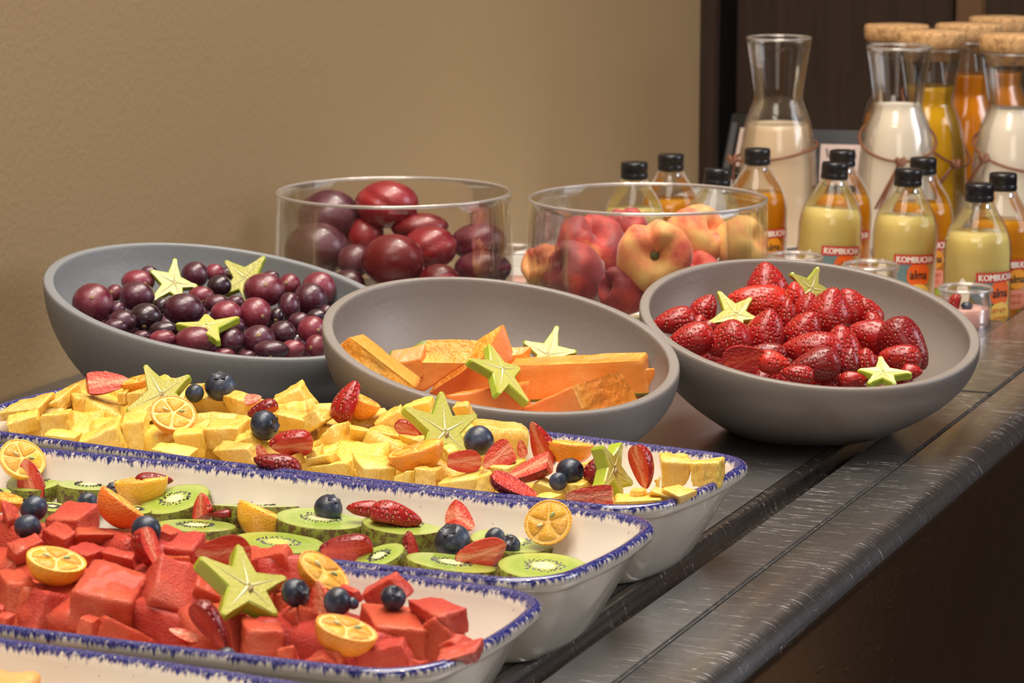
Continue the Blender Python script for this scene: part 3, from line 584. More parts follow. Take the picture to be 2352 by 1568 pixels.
def plum(z, q, dz, mk, label, seed):
    D = PLc[1] + dz; cx, cy = px(z, q[:2]); s = D / FPX
    rx, ry = q[2] / 3.675 * s * 1.07, q[3] / 3.675 * s * 1.10; bs = vbasis(cx, cy)
    n = 36; V = []; prof = np.linspace(0, math.pi, 22)
    ax = R_(q[4]); me = lathe([(math.sin(t), -math.cos(t)) if 0 < t < math.pi - 1e-6 else (0, -math.cos(t)) for t in prof], M[mk], n, lump=.03, seed=seed)
    gd = vv((Vector((1, 0, 0)), Vector((0, 1, 0)), Vector((0, 0, 1))), (math.cos(ax), 0, math.sin(ax)))
    for v in me.vertices:   # groove down one side
        p = v.co; nrm = p.normalized(); off = abs(nrm.dot(Vector((-math.sin(ax), 0, math.cos(ax))))); fr = max(0, nrm.dot(Vector((0, 1, 0))) + .3)
        v.co = p * (1 - (.085 * math.exp(-(off / .10) ** 2) * fr if q[5] else 0))
    m = frame((0, 0, 0), bs[0] * rx, bs[2] * (rx + ry) / 2, bs[1] * ry); me.transform(m); me.update()
    o = link('plum', me, None, Matrix.Translation(at(cx, cy, D))); tag(o, label, 'plum', 'plums in the glass bowl'); return o
for q, dz, mk, l in (((468,710,255,208,0,0),-.004,'dark plum','largest dusky plum at the lower left of the glass bowl'),((575,440,245,218,0,0),.045,'dark plum','dark plum whose top shows above the rim at the left'),((1060,330,252,185,-40,1),.035,'red plum','bright red plum on top of the heap, above the rim'),((1335,520,230,112,0,0),.035,'red plum','red plum right of and below the top plum'),((1115,800,252,200,10,0),-.068,'red plum','big shiny red plum at the front centre of the glass'),((1425,690,220,165,35,1),-.022,'red plum','red plum with a creased groove right of the front one'),((1840,650,225,150,20,1),.022,'dark plum','upper dark plum at the right side of the glass bowl'),((1870,870,228,138,25,1),-.015,'dark plum','lower dark plum at the right side of the glass bowl'),((1500,985,175,140,0,0),-.072,'red plum','red plum low down, half hidden by the papaya bowl'),((730,1000,140,110,0,0),-.074,'dark plum','small plum low down beside the grape bowl rim'),((790,800,140,125,0,0),-.03,'dark plum','plum in the gap between the two big front plums'),((880,590,150,150,0,0),.04,'red plum','shaded red plum deep behind the front plums'),((1180,1000,200,150,0,0),.01,'dark plum','plum at the bottom, hidden behind the front plums')):
    plum('J', q, dz, mk, l, int(q[0]))
def peach(q, dz, nv, alpha, label, seed, stem=False):
    D = PEc[1] + dz; cx, cy = px('K', q[:2]); s = D / FPX; R = q[2] / 3.675 * s; H = q[3] / 3.675 * s
    bs = vbasis(cx, cy); nw = vv(bs, nv).normalized(); n = 40
    prof = [(0, -.34), (.10, -.40), (.3, -.60), (.55, -.66), (.82, -.50), (.97, -.18), (1, .05), (.95, .30), (.78, .56), (.55, .67), (.36, .62), (.18, .48), (.07, .38), (0, .36)]
    P = []
    for (a, b), (c, d) in zip(prof, prof[1:]): P += [(a, b), ((a + c) / 2, (b + d) / 2)]
    P.append(prof[-1]); P[0] = (0, P[0][1])
    me = lathe(P, M['peach'], n, lump=.07, seed=seed)
    x = nw.orthogonal().normalized(); y = nw.cross(x); aup = math.atan2(UP.dot(y), UP.dot(x)) + .25
    for v in me.vertices:
        a = math.atan2(v.co.y, v.co.x); da = (a - aup + math.pi) % (2 * math.pi) - math.pi; g = math.exp(-(da / .24) ** 2); v.co *= 1 - .20 * g; h_ = math.exp(-((a + 2.6) / .5) ** 2); v.co.z *= 1 + .35 * h_
    x = nw.orthogonal().normalized(); y = nw.cross(x); me.transform(frame((0, 0, 0), x * R, y * R, nw * H)); me.update()
    o = link('flat_peach', me, None, Matrix.Translation(at(cx, cy, D))); o.color = (1, 1, 1, alpha); tag(o, label, 'peach', 'flat peaches in the glass bowl')
    if stem: t = link('stem', lathe([(0, .0), (.0042, 0), (.004, .003), (.002, .0045), (0, .004)], M['peach stem'], 10)); t.parent = o; t.matrix_local = Matrix.Translation(nw * H * .37) @ nw.to_track_quat('Z', 'Y').to_matrix().to_4x4()
for q, dz, nv, al, l, st in (((650,670,300,290),.01,(.30,.62,.72),.30,'red flat peach with a deep dimple at the left of the heap',0),((495,930,285,300),-.022,(-.75,.35,.55),.15,'dark red flat peach at the lower left of the glass',0),((1185,770,325,260),-.072,(.05,.10,.99),.62,'yellow flat peach facing forward with its stem end showing',1),((1540,580,270,300),.02,(.80,.30,.5),.62,'red and yellow flat peach on edge, reaching above the rim',0),((1915,650,240,260),.015,(.85,.2,.45),.78,'yellow-green flat peach at the right side of the glass',0),((950,520,190,190),.05,(.1,.8,.6),.28,'red flat peach at the back of the heap',0),((930,1060,210,270),-.065,(-.8,.2,.5),.22,'dusky red flat peach low down at the front centre',0),((265,860,190,250),.0,(-.6,.3,.7),.62,'pale orange flat peach pressed against the left side',0),((1500,950,250,300),.0,(.3,.6,.7),.4,'flat peach hidden behind the strawberry bowl rim',0)):
    peach(q, dz, nv, al, l, int(q[0]), st)
# ================================================================ strawberries
SP = [(0, .02), (.22, -.01), (.46, .015), (.72, .07), (.92, .16), (1.0, .28), (.985, .40), (.91, .53), (.78, .66), (.61, .79), (.42, .89), (.22, .965), (.08, .993), (0, 1)]
def strawberry(z, c, ang, L, Wd, k, skin='strawberry skin', cut=None, off=0.0, cut2=None, tow=0.0, lift_f=.5, flesh='strawberry flesh', seed=0, D=None, dz=0):
    cx, cy = px(z, c); s0 = ZM[z][2]; L, Wd = L / s0, Wd / s0
    D = surf(k, (cx, cy)) if D is None else D
    D = D - lift_f * Wd * D / FPX + dz; s = D / FPX; bs = vbasis(cx, cy)
    A = vv(bs, (math.cos(R_(ang)), math.sin(R_(ang)), tow)).normalized(); x = vv(bs, cut) if cut else bs[2]
    x = (x - A * x.dot(A)).normalized(); y = A.cross(x)
    P = []
    for (a, b), (e, f) in zip(SP, SP[1:]): P += [(a, b), ((a + e) / 2 * 1.01, (b + f) / 2)]
    P.append(SP[-1]); P[0] = (0, P[0][1])
    l, w = L * s, Wd * s / 2; n = 28
    me = lathe([(r * w, (h - .5) * l) for r, h in P], M[skin], n, lump=.06, seed=seed)
    org = at(cx, cy, D); mt = frame(org, x, y, A)
    kids = []
    if cut or cut2:
        bm = bmesh.new(); bm.from_mesh(me); cf = []
        bmesh.ops.bisect_plane(bm, geom=bm.verts[:] + bm.edges[:] + bm.faces[:], plane_co=Vector((off * w, 0, 0)), plane_no=Vector((1, 0, 0)), clear_outer=True)
        cf += bmesh.ops.holes_fill(bm, edges=[e for e in bm.edges if e.is_boundary], sides=0)['faces']
        if cut2:
            cw = vv(bs, cut2[:3]).normalized(); cn = Vector((x.dot(cw), y.dot(cw), A.dot(cw)))
            for f in cf:
                if f.is_valid: f.material_index = 1
            bmesh.ops.bisect_plane(bm, geom=bm.verts[:] + bm.edges[:] + bm.faces[:], plane_co=cn * cut2[3] * w, plane_no=cn, clear_outer=True)
            new = bmesh.ops.holes_fill(bm, edges=[e for e in bm.edges if e.is_boundary], sides=0)['faces']
            for f in new: f.material_index = 1
            cf = [f for f in bm.faces if f.material_index == 1]
        b2 = bmesh.new(); vm = {}
        for f in cf:
            if not f.is_valid: continue
            q = []
            for v in f.verts: q.append(b2.verts.new(v.co))
            b2.faces.new(q)
        bmesh.ops.triangulate(b2, faces=b2.faces[:])
        fm = bpy.data.meshes.new('cut_face'); b2.to_mesh(fm); b2.free(); fm.materials.append(M[flesh])
        bmesh.ops.delete(bm, geom=[f for f in cf if f.is_valid], context='FACES'); bm.to_mesh(me); bm.free(); kids.append(fm)
    o = link('strawberry' if not kids else 'strawberry_piece', me, None, mt)
    for fm in kids: t = link('cut_face', fm); t.parent = o
    o['category'] = 'strawberry'; return o, (cx, cy)
SB = [(890,235,95,270,235),(830,360,172,385,215),(485,395,60,190,150),(275,485,190,275,155),(450,490,80,100,100),(385,605,190,290,185),(630,615,200,280,215),(885,550,75,290,225),(745,730,15,260,165,'c'),(945,755,-10,195,130),(1190,670,175,370,205),(1205,770,190,320,185),(1385,660,92,300,225),(1140,545,60,260,210),(1310,410,78,290,245),(1165,390,80,190,165),(1450,385,115,240,190),(1565,425,115,200,140),(1570,570,165,265,185),(1810,640,-50,370,230),(1765,725,175,260,155),(1545,735,90,150,125),(1090,830,170,200,110),(1075,300,90,150,125),(1030,430,90,180,110),(905,690,170,220,120),(1470,865,0,170,90),(1850,815,0,130,90),(1590,480,120,120,110),(530,525,0,110,90),(1440,740,80,160,120),(700,560,100,170,140)]
SBL = ['pointed strawberry standing highest at the back of the heap','long glossy strawberry lying crosswise behind the left star slice','strawberry leaning behind the left star slice','strawberry touching the left inner wall of the bowl','small strawberry between the two leftmost ones','dull red strawberry low at the left rim','broad strawberry with yellow seeds under the left star slice','upright strawberry right of the left star slice','halved strawberry with its dark cut face at the front rim','bright red strawberry beside the halved one at the rim','big orange-red strawberry lying at the front centre','dark strawberry under the big front one, at the rim','tall upright strawberry right of the big front one','strawberry tucked behind the big front one','large cone shaped strawberry in the middle of the heap','strawberry just in front of the back star slice','strawberry leaning on the right of the large middle cone','strawberry at the back right shoulder of the heap','seedy strawberry lying right of centre','large knobbly strawberry at the far right of the heap','strawberry above the front star slice','small strawberry left of the front star slice','strawberry barely showing over the front rim, centre','pale red strawberry behind and left of the back star slice','strawberry half hidden between the long one and the middle cone','shaded strawberry under the upright left one','sliver of strawberry at the rim left of the front star slice','sliver of strawberry at the rim under the front star slice','small strawberry behind the seedy right one','shaded bit of strawberry under the left star slice','shaded strawberry between the tall upright and the small one','dark strawberry under the left star slice tip']
for i, q in enumerate(SB):
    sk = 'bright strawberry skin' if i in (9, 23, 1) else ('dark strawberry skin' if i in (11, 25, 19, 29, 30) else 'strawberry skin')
    o, c = strawberry('M', q[:2], q[2], q[3] * 1.10, q[4] * 1.24, 'S', sk, (.45, -.1, .9) if len(q) > 5 else None, .15, flesh='red strawberry flesh', seed=i, tow=.25 if i % 2 else .1, lift_f=.45)
    tag(o, SBL[i], 'strawberry', 'strawberries in the right bowl')
bowl_fill('strawberry', 'S', 'strawberry skin', .0165, 40, 'strawberry in the lower layer of the right bowl', 'strawberry', 'buried strawberries', sx=1.25)
# cut strawberry garnish: zoom, centre, tip angle, length, width, tray, skin, cut normal, offset, second cut, label, landmark name
d_, b_, s_ = 'dark strawberry skin', 'bright strawberry skin', 'strawberry skin'
TS = [('A',(955,225),3,430,230,'P',s_,(-.1,.45,.85),.0,(-1,0,.25,1.35),'cut strawberry with ribbed red face at the back left of the pineapple','ribbed strawberry piece'),
('A',(2275,375),10,160,110,'P',b_,(.1,.5,.8),.1,None,'tiny bright red strawberry tip behind the pineapple, left of centre','bright strawberry tip'),
('B',(170,395),200,290,170,'P',d_,(.3,-.8,.3),.4,None,'dark seedy strawberry piece right behind a round blueberry',None),
('B',(950,330),72,410,300,'P',s_,(1,.15,-.1),.35,None,'upright seedy strawberry with a pointed top on the pineapple','upright strawberry'),
('B',(420,700),180,400,270,'P',s_,(.1,-.7,.65),.3,None,'halved strawberry, orange-red cut face down, left of the upright one','orange-red strawberry half'),
('B',(165,785),120,170,120,'P',b_,(-.3,.3,.9),.1,(.8,.3,.4,.4),'small pale cut strawberry bit beside the orange-red half',None),
('B',(300,890),165,440,220,'P',d_,(0,-1,.1),.5,None,'dark seedy strawberry half at the pineapple front rim','dark strawberry at the rim'),
('B',(1960,860),180,360,210,'P',b_,(.1,-.2,.95),.1,(-1,.1,.2,1.1),'bright red strawberry half, cut side facing out, below the oval blueberry','bright strawberry half'),
('C',(165,385),215,310,230,'P',b_,(-.2,.1,.95),.1,(1,.5,.2,1.0),'strawberry half with a pale core right of the oval blueberry',None),
('B',(1490,575),-22,280,140,'P',s_,(0,-.3,.9),.5,None,'small strawberry sliver left of the middle star slice',None),
('C',(500,290),110,400,240,'P',s_,(-.8,.1,.6),.05,None,'tall strawberry wedge standing with its point up','tall strawberry wedge'),
('C',(350,320),100,150,90,'P',b_,(-.3,.2,.9),.1,None,'thin red strawberry bit behind the tall wedge',None),
('C',(425,485),205,490,230,'P',s_,(-.35,.75,.55),.15,(.9,.25,.3,1.3),'long pink strawberry slice sloping in front of the tall wedge','long pink slice'),
('C',(300,630),-28,430,220,'P',d_,(.35,.75,.55),.1,None,'dark wine-red strawberry slice at the pineapple front rim','wine-red slice'),
('C',(935,712),180,470,190,'P',s_,(0,-.1,.98),.05,(1,0,.15,1.6),'strawberry half with a white core at the front rim under the edgewise star','white-cored half'),
('C',(970,490),65,270,200,'P',d_,(.5,.1,-.8),.6,None,'dark strawberry just left of the edgewise star slice',None),
('C',(1330,475),-75,370,230,'P',s_,(-.75,.15,.6),.15,None,'strawberry half pointing down, right of the edgewise star slice','strawberry pointing down'),
('D',(265,410),102,400,270,'K',s_,(-.55,.1,.85),.1,None,'tall cut strawberry standing at the left end of the kiwi','tall left strawberry'),
('D',(1390,405),0,340,150,'K',d_,(0,-.9,.2),.5,None,'dark strawberry behind the yellow kumquat wedge',None),
('D',(1810,645),85,260,230,'K',b_,(-.8,.1,.6),.1,(.1,-.9,.3,.75),'small cube-like strawberry piece leaning on a kiwi slice','cube-like strawberry'),
('D',(2000,712),180,180,100,'K',d_,(0,-.9,.2),.5,None,'dark strawberry bit left of the golden kumquat wedge',None),
('B',(1080,1290),175,320,170,'K',s_,(.2,-.7,-.3),.5,None,'seedy strawberry behind the plump red one on the kiwi',None),
('B',(1375,1360),-12,480,275,'K',s_,(0,-.95,.1),.55,None,'plump red strawberry lying whole side up on a kiwi slice','plump strawberry'),
('B',(1940,1360),-40,340,280,'K',b_,(.55,.35,.75),.05,(-.75,.35,.55,.30),'pink cut strawberry corner against the kiwi tray wall','pink strawberry corner'),
('H',(1540,705),180,480,280,'K',d_,(.25,-.62,.75),.25,None,'dark strawberry half, deep red cut face, at the kiwi front rim','dark strawberry half'),
('H',(2130,670),100,260,180,'K',d_,(.8,.1,.5),.2,None,'dark strawberry quarter between two kiwi slices',None),
('G',(735,612),188,440,250,'K',b_,(.0,-.25,.95),.15,(.8,-.5,.35,.9),'orange-red strawberry half beside two blueberries on the kiwi','orange strawberry half'),
('E',(1350,360),-72,400,310,'W',s_,(.85,.1,.45),.15,None,'strawberry half with golden seeds in front of a blueberry','seedy strawberry half'),
('E',(2010,400),180,490,340,'W',s_,(0,-.3,.95),.0,None,'red strawberry half, cut face out, behind the big star slice','red half behind the star'),
('E',(1890,1050),-52,490,300,'W',d_,(-.85,.2,.35),.2,None,'strawberry with a pale cut side low in the watermelon','low strawberry'),
('E',(1650,1130),160,270,150,'W',b_,(.1,.75,.65),.05,None,'thin pale strawberry sliver left of the low strawberry',None),
('F',(930,790),95,310,230,'W',b_,(-.4,.1,.9),.1,(.75,.5,.3,.5),'strawberry piece wedged behind the right-hand blueberry',None)]
for i, (z, c, an, L, w, k, sk, cn, of, c2, lab, ref) in enumerate(TS):
    o, p = strawberry(z, c, an, L, w, k, sk, cn, of, c2, seed=40 + i, lift_f=.75, flesh='red strawberry flesh' if sk == d_ else 'strawberry flesh')
    reg(o, lab, p, ref, lab, 'strawberry', 'cut strawberries on the trays')
# ================================================================ blueberries
def blueberry(z, c, r, k, crown, lab, ref, lift_f=.95, asp=.9):
    cx, cy = px(z, c); r = r / ZM[z][2]; D = surf(k, (cx, cy)); D -= lift_f * r * D / FPX; s = D / FPX * r; bs = vbasis(cx, cy)
    nz = vv(bs, crown).normalized(); x = nz.orthogonal().normalized(); y = nz.cross(x)
    prof = [(math.sin(t), -math.cos(t) * asp) if t > 0 else (0, -asp) for t in np.linspace(0, 2.72, 17)] + [(.37, .80), (.30, .76), (.12, .70), (0, .70)]
    me = lathe([(a * s, b * s) for a, b in prof], M['blueberry'], 28, lump=.035, seed=int(cx))
    o = link('blueberry', me, None, frame(at(cx, cy, D), x, y, nz))
    V, F = [], []
    for i in range(5):
        a0 = 2 * math.pi * i / 5; kx = len(V)
        for a, rr, zz in ((-.55, .38, .79), (.55, .38, .79), (.30, .48, .845), (0, .56, .86), (-.30, .48, .845)): V.append((rr * s * math.cos(a0 + a), rr * s * math.sin(a0 + a), zz * s))
        for a, rr, zz in ((-.55, .31, .78), (.55, .31, .78), (.30, .44, .87), (0, .53, .89), (-.30, .44, .87)): V.append((rr * s * math.cos(a0 + a), rr * s * math.sin(a0 + a), zz * s))
        F += [(kx, kx + 1, kx + 2, kx + 3, kx + 4), (kx + 9, kx + 8, kx + 7, kx + 6, kx + 5)] + [(kx + q, kx + 5 + q, kx + 5 + (q + 1) % 5, kx + (q + 1) % 5) for q in range(5)]
    t = link('crown', mesh(V, F, M['blueberry crown'], False)); t.parent = o
    reg(o, lab, (cx, cy), ref, lab, 'blueberry', 'blueberries on the trays')
BB = [('D',(305,660),127,'W',(-.4,.75,-.4),'upper of two touching blueberries at the left of the watermelon','blueberry pair at the left'),('E',(250,165),124,'W',(-.15,-.85,.45),'lower of two touching blueberries at the left of the watermelon',None),('D',(1315,855),140,'W',(.5,.3,-.7),'blueberry behind the seedy strawberry half',None),('F',(700,755),135,'W',(.55,.35,.6),'blueberry at the right tip of the big star slice','blueberry at the star tip'),('F',(1075,840),135,'W',(.9,0,-.3),'blueberry between two kumquat halves on the watermelon','middle blueberry'),('F',(1215,850),60,'W',(.5,.5,0),'small blueberry peeping out behind the middle one',None),('F',(1580,800),118,'W',(.35,.55,.75),'blueberry with open crown behind the largest watermelon chunk','crowned blueberry',.3),('E',(2030,1360),115,'W',(-.3,.3,-.8),'blueberry half hidden at the watermelon front rim','blueberry at the front rim',-.3),
('D',(1050,525),122,'K',(-.05,.85,.5),'blueberry with its crown up behind the orange kumquat wedge',None),('D',(785,600),95,'K',(-.3,.6,-.5),'blueberry half hidden behind the watermelon, left of the orange wedge',None),('H',(1390,340),132,'K',(.35,.75,.45),'blueberry sitting in the middle of a kiwi slice','blueberry on a kiwi slice'),('G',(495,505),150,'K',(-.25,.72,.62),'largest blueberry, crown turned up, on the kiwi','largest blueberry'),('G',(845,485),90,'K',(-.6,.2,-.7),'left berry of the touching pair on the kiwi',None),('G',(965,540),90,'K',(-.1,.5,.85),'right berry of the touching pair on the kiwi, pale scar showing','scarred blueberry'),
('A',(1985,265),142,'P',(-.05,.85,.5),'blueberry with its crown up at the back of the pineapple','crown-up blueberry'),('A',(1752,325),86,'P',(-.3,.2,-.8),'small blueberry left of the crown-up one',None),('B',(185,535),138,'P',(.85,.1,.45),'round blueberry on the pineapple, left of the halved strawberry','round blueberry'),('B',(2115,675),138,'P',(.1,-.35,-.8),'oval blueberry right of the middle star slice','oval blueberry'),('C',(745,510),112,'P',(.85,.1,.5),'glossy oval blueberry in front of the orange kumquat','glossy blueberry'),('C',(650,590),78,'P',(-.3,.2,-.8),'blueberry half hidden behind the glossy one',None)]
for q in BB: blueberry(*q, asp=1.05 if 'oval' in q[5] else .9)
# ================================================================ kumquats
def kumquat(z, c, a, b, phi, k, q, h, col, lab, ref, lift_f=.9, up=1, segs=5, tail=1.0):
    """cut half: c, a, b, phi = the oval cut face in the photo; q = its true width / length, h = depth of the half"""
    cx, cy = px(z, c); s0 = ZM[z][2]; a, b = a / s0, b / s0; D = surf(k, (cx, cy)); D -= lift_f * a * D / FPX; s = D / FPX; bs = vbasis(cx, cy)
    t = R_(phi); mj = (math.cos(t), -math.sin(t)); mn = (math.sin(t) * up, math.cos(t) * up)
    f = max(.03, min(1, b / (a * q))); g = math.sqrt(1 - f * f)
    nz = vv(bs, (mn[0] * g, mn[1] * g, f)).normalized(); x = vv(bs, (mj[0], mj[1], 0)); x = (x - nz * x.dot(nz)).normalized(); y = nz.cross(x)
    A, B, H = a * s, a * q * s, a * h * s; mt = frame(at(cx, cy, D), x, y, nz)
    prof = [(0, -1)] + [(math.sin(u) ** .92, -math.cos(u)) for u in np.linspace(.12, math.pi / 2, 13)]
    prof = [(r, zz) for r, zz in prof] + [(.99, .012), (.93, .014), (.915, -.02)]
    me = lathe(prof, M['kumquat peel'], 36, lump=.02, seed=int(cx)); me.transform(Matrix.Diagonal((A, B, H, 1))); me.update()
    o = link('kumquat_half', me, None, mt); o.color = (*col, 1)
    d = link('pith', fixn(mesh([(A * .925 * math.cos(u), B * .925 * math.sin(u), -.0001) for u in np.linspace(0, 6.2832, 41)[:-1]] + [(A * .8 * math.cos(u), B * .8 * math.sin(u), -.004) for u in np.linspace(0, 6.2832, 41)[:-1]], [tuple(range(40))] + [(i, (i + 1) % 40, 40 + (i + 1) % 40, 40 + i) for i in range(40)], M['kumquat pith'], False))); d.parent = o
    for i in range(segs):
        a0 = 2 * math.pi * (i + .3) / segs; w = 2 * math.pi / segs * .94
        out = [(.10, 0.0)] + [(.76, u) for u in np.linspace(-w / 2, w / 2, 7)]
        V = []
        def P3(r, u, zz): return (A * r * math.cos(a0 + u), B * r * math.sin(a0 + u), zz)
        ring = [P3(.13, -.35, .0), P3(.34, -w * .42, 0), P3(.62, -w * .48, 0)] + [P3(.83, u, 0) for u in np.linspace(-w * .43, w * .43, 6)] + [P3(.62, w * .48, 0), P3(.34, w * .42, 0), P3(.13, .35, .0)]
        cc = Vector((A * .48 * math.cos(a0), B * .48 * math.sin(a0), 0)); m2 = len(ring)
        V = ring + [tuple(cc + (Vector(p) - cc) * .86 + Vector((0, 0, .0007))) for p in ring] + [tuple(cc + Vector((0, 0, .0009)))]
        F = [(j, (j + 1) % m2, m2 + (j + 1) % m2, m2 + j) for j in range(m2)] + [(m2 + j, m2 + (j + 1) % m2, 2 * m2) for j in range(m2)]
        g_ = link('segment', fixn(mesh(V, F, M['kumquat pulp']))); g_.parent = o
        if i in (0, 2) and f > .4 and segs == 5:
            sd = lathe([(math.sin(u) * .0011 if 0 < u < 3.1 else 0, -math.cos(u) * .0022) for u in np.linspace(0, math.pi, 8)], M['green seed' if i == 0 else 'kumquat seed'], 10); sd.transform(Matrix.Translation((A * .36 * math.cos(a0 + .1), B * .36 * math.sin(a0 + .1), .0009)) @ Matrix.Rotation(a0, 4, 'Z') @ Matrix.Rotation(1.57, 4, 'Y')); gg = link('seed', sd); gg.parent = g_
    reg(o, lab, (cx, cy), ref, lab, 'kumquat', 'kumquat halves on the trays')
YO, OR, DO = (.86, .42, .012), (.84, .30, .010), (.84, .19, .008)
for q in (('A',(1562,500),212,155,14,'P',.92,.85,OR,'round kumquat half showing green and tan seeds on the pineapple','round kumquat face'),
('D',(205,205),215,165,25,'K',.93,.9,YO,'yellow kumquat half facing out at the left end of the kiwi tray','left yellow kumquat'),
('D',(510,1112),275,108,12,'W',.72,.95,YO,'kumquat half, cut side up, at the left of the watermelon','left kumquat half'),
('F',(962,560),262,122,37,'W',.74,.85,OR,'orange kumquat half tilted against the rim right of the big star','tilted orange kumquat'),
('F',(1165,1072),290,100,17,'W',.72,.95,OR,'front kumquat half, cut side up, among the watermelon','front kumquat half'),
('G',(1278,352),202,178,-32,'K',.93,.75,YO,'kumquat half balanced upright at the right end of the kiwi','balanced kumquat face'),
('D',(1120,600),248,20,37,'W',.75,.95,DO,'deep orange kumquat half lying at the back of the watermelon','deep orange kumquat'),
('D',(1270,395),244,28,-6,'K',.7,1.0,YO,'lemon yellow kumquat half behind the deep orange one','lemon yellow kumquat'),
('H',(850,378),285,16,24,'K',.7,.95,YO,'golden kumquat half with its stem end to the left, on the kiwi','golden kumquat'),
('D',(90,560),140,40,15,'W',.9,1.1,OR,'orange kumquat behind the left pair of blueberries',None),
('B',(1540,742),265,42,-17,'P',.7,.85,OR,'orange kumquat half below the middle star slice','lower orange kumquat'),
('B',(1060,290),190,30,25,'P',.85,1.05,OR,'orange kumquat half behind the upright strawberry',None),
('C',(745,275),200,16,6,'P',.75,.9,OR,'orange kumquat half, peel side out, by the pineapple back rim','back orange kumquat'),
('A',(1230,200),150,30,-15,'P',.8,1.0,OR,'orange kumquat half behind the left star slice',None)): kumquat(*q)
# ================================================================ kiwi slices
def kiwi(z, c, a, b, phi, q, lab, ref, dz=0, th=.011, orange=False):
    cx, cy = px(z, c); s0 = ZM[z][2]; a, b = a / s0, b / s0; D = surf('K', (cx, cy)) - dz; s = D / FPX; bs = vbasis(cx, cy); t = R_(phi)
    f = max(.03, min(1, b / (a * q))); g = math.sqrt(1 - f * f)
    nz = vv(bs, (math.sin(t) * g, math.cos(t) * g, f)).normalized(); x = vv(bs, (math.cos(t), -math.sin(t), 0)); x = (x - nz * x.dot(nz)).normalized(); y = nz.cross(x)
    A, B = a * s, a * q * s; mt = frame(at(cx, cy, D), x, y, nz); rs = random.Random(int(cx)); n = 44
    wob = [1 + .018 * noise.noise(Vector((math.cos(u) * 1.5, math.sin(u) * 1.5, cx))) for u in np.linspace(0, 6.2832, n + 1)[:-1]]
    def ring(r, zz): return [(A * r * wob[i] * math.cos(2 * math.pi * i / n), B * r * wob[i] * math.sin(2 * math.pi * i / n), zz) for i in range(n)]
    V = ring(.985, 0) + ring(.6, .0003) + ring(.3, .0004) + [(0, 0, .0004)]
    F = [(j * n + i, j * n + (i + 1) % n, (j + 1) * n + (i + 1) % n, (j + 1) * n + i) for j in (0, 1) for i in range(n)] + [(2 * n + i, 2 * n + (i + 1) % n, 3 * n) for i in range(n)]
    o = link('kiwi_slice', fixn(mesh(V, F, M['kiwi flesh'])), None, mt)
    rows = [(.985, 0), (1.005, -.0008), (1.015, -th * .45), (.985, -th * .85), (.93, -th), (.5, -th * 1.02)]
    V = []; 
    for r, zz in rows: V += ring(r, zz)
    F = [(j * n + i, j * n + (i + 1) % n, (j + 1) * n + (i + 1) % n, (j + 1) * n + i) for j in range(len(rows) - 1) for i in range(n)] + [tuple((len(rows) - 1) * n + i for i in range(n))]
    k = link('peel', fixn(mesh(V, F, M['kiwi peel']))); k.parent = o
    ang = rs.uniform(0, 3)
    cr = [(A * .235 * (1 + .12 * noise.noise(Vector((math.cos(u) * 2, math.sin(u) * 2, cx)))) * math.cos(u), B * .25 * math.sin(u), .0005) for u in np.linspace(0, 6.2832, 25)[:-1]]
    k = link('core', mesh(cr + [(0, 0, .0009)], [(i, (i + 1) % 24, 24) for i in range(24)], M['kumquat pith' if orange else 'kiwi core'])); k.parent = o
    V, F = [], []
    for i in range(58):
        u = 2 * math.pi * i / 58 + rs.uniform(-.07, .07); r = rs.uniform(.31, .47); l, w = .0011, .00055; d = Vector((A * math.cos(u), B * math.sin(u), 0)).normalized(); e = Vector((-d.y, d.x, 0)); p = Vector((A * r * math.cos(u), B * r * math.sin(u), .0004)); kx = len(V)
        V += [p - d * l, p + e * w, p + d * l * 1.1, p - e * w, p + Vector((0, 0, .0006))]; F += [(kx, kx + 1, kx + 4)[::-1], (kx + 1, kx + 2, kx + 4)[::-1], (kx + 2, kx + 3, kx + 4)[::-1], (kx + 3, kx, kx + 4)[::-1]]
    k = tag(link('seeds', fixn(mesh(V, F, M['kiwi seed']))), kind='stuff'); k.parent = o
    V, F = [], []
    for i in range(260):
        u = rs.uniform(0, 6.2832); zz = -rs.uniform(.0005, th); d = Vector((math.cos(u), math.sin(u), 0)); p = Vector((A * 1.0 * math.cos(u), B * 1.0 * math.sin(u), zz)); q2 = p + d * rs.uniform(.0010, .0024) + Vector((rs.uniform(-1, 1), rs.uniform(-1, 1), rs.uniform(-1, 1))) * .0009; e = Vector((-d.y, d.x, 0)) * .00011; kx = len(V); V += [p - e, p + e, q2, p + Vector((0, 0, .0002))]; F += [(kx, kx + 1, kx + 2), (kx + 1, kx + 3, kx + 2), (kx + 3, kx, kx + 2)]
    k = tag(link('fuzz', mesh(V, F, M['kiwi fuzz'])), kind='stuff'); k.parent = o
    reg(o, lab, (cx, cy), ref, lab, 'kiwi', 'kiwi slices in the middle tray')
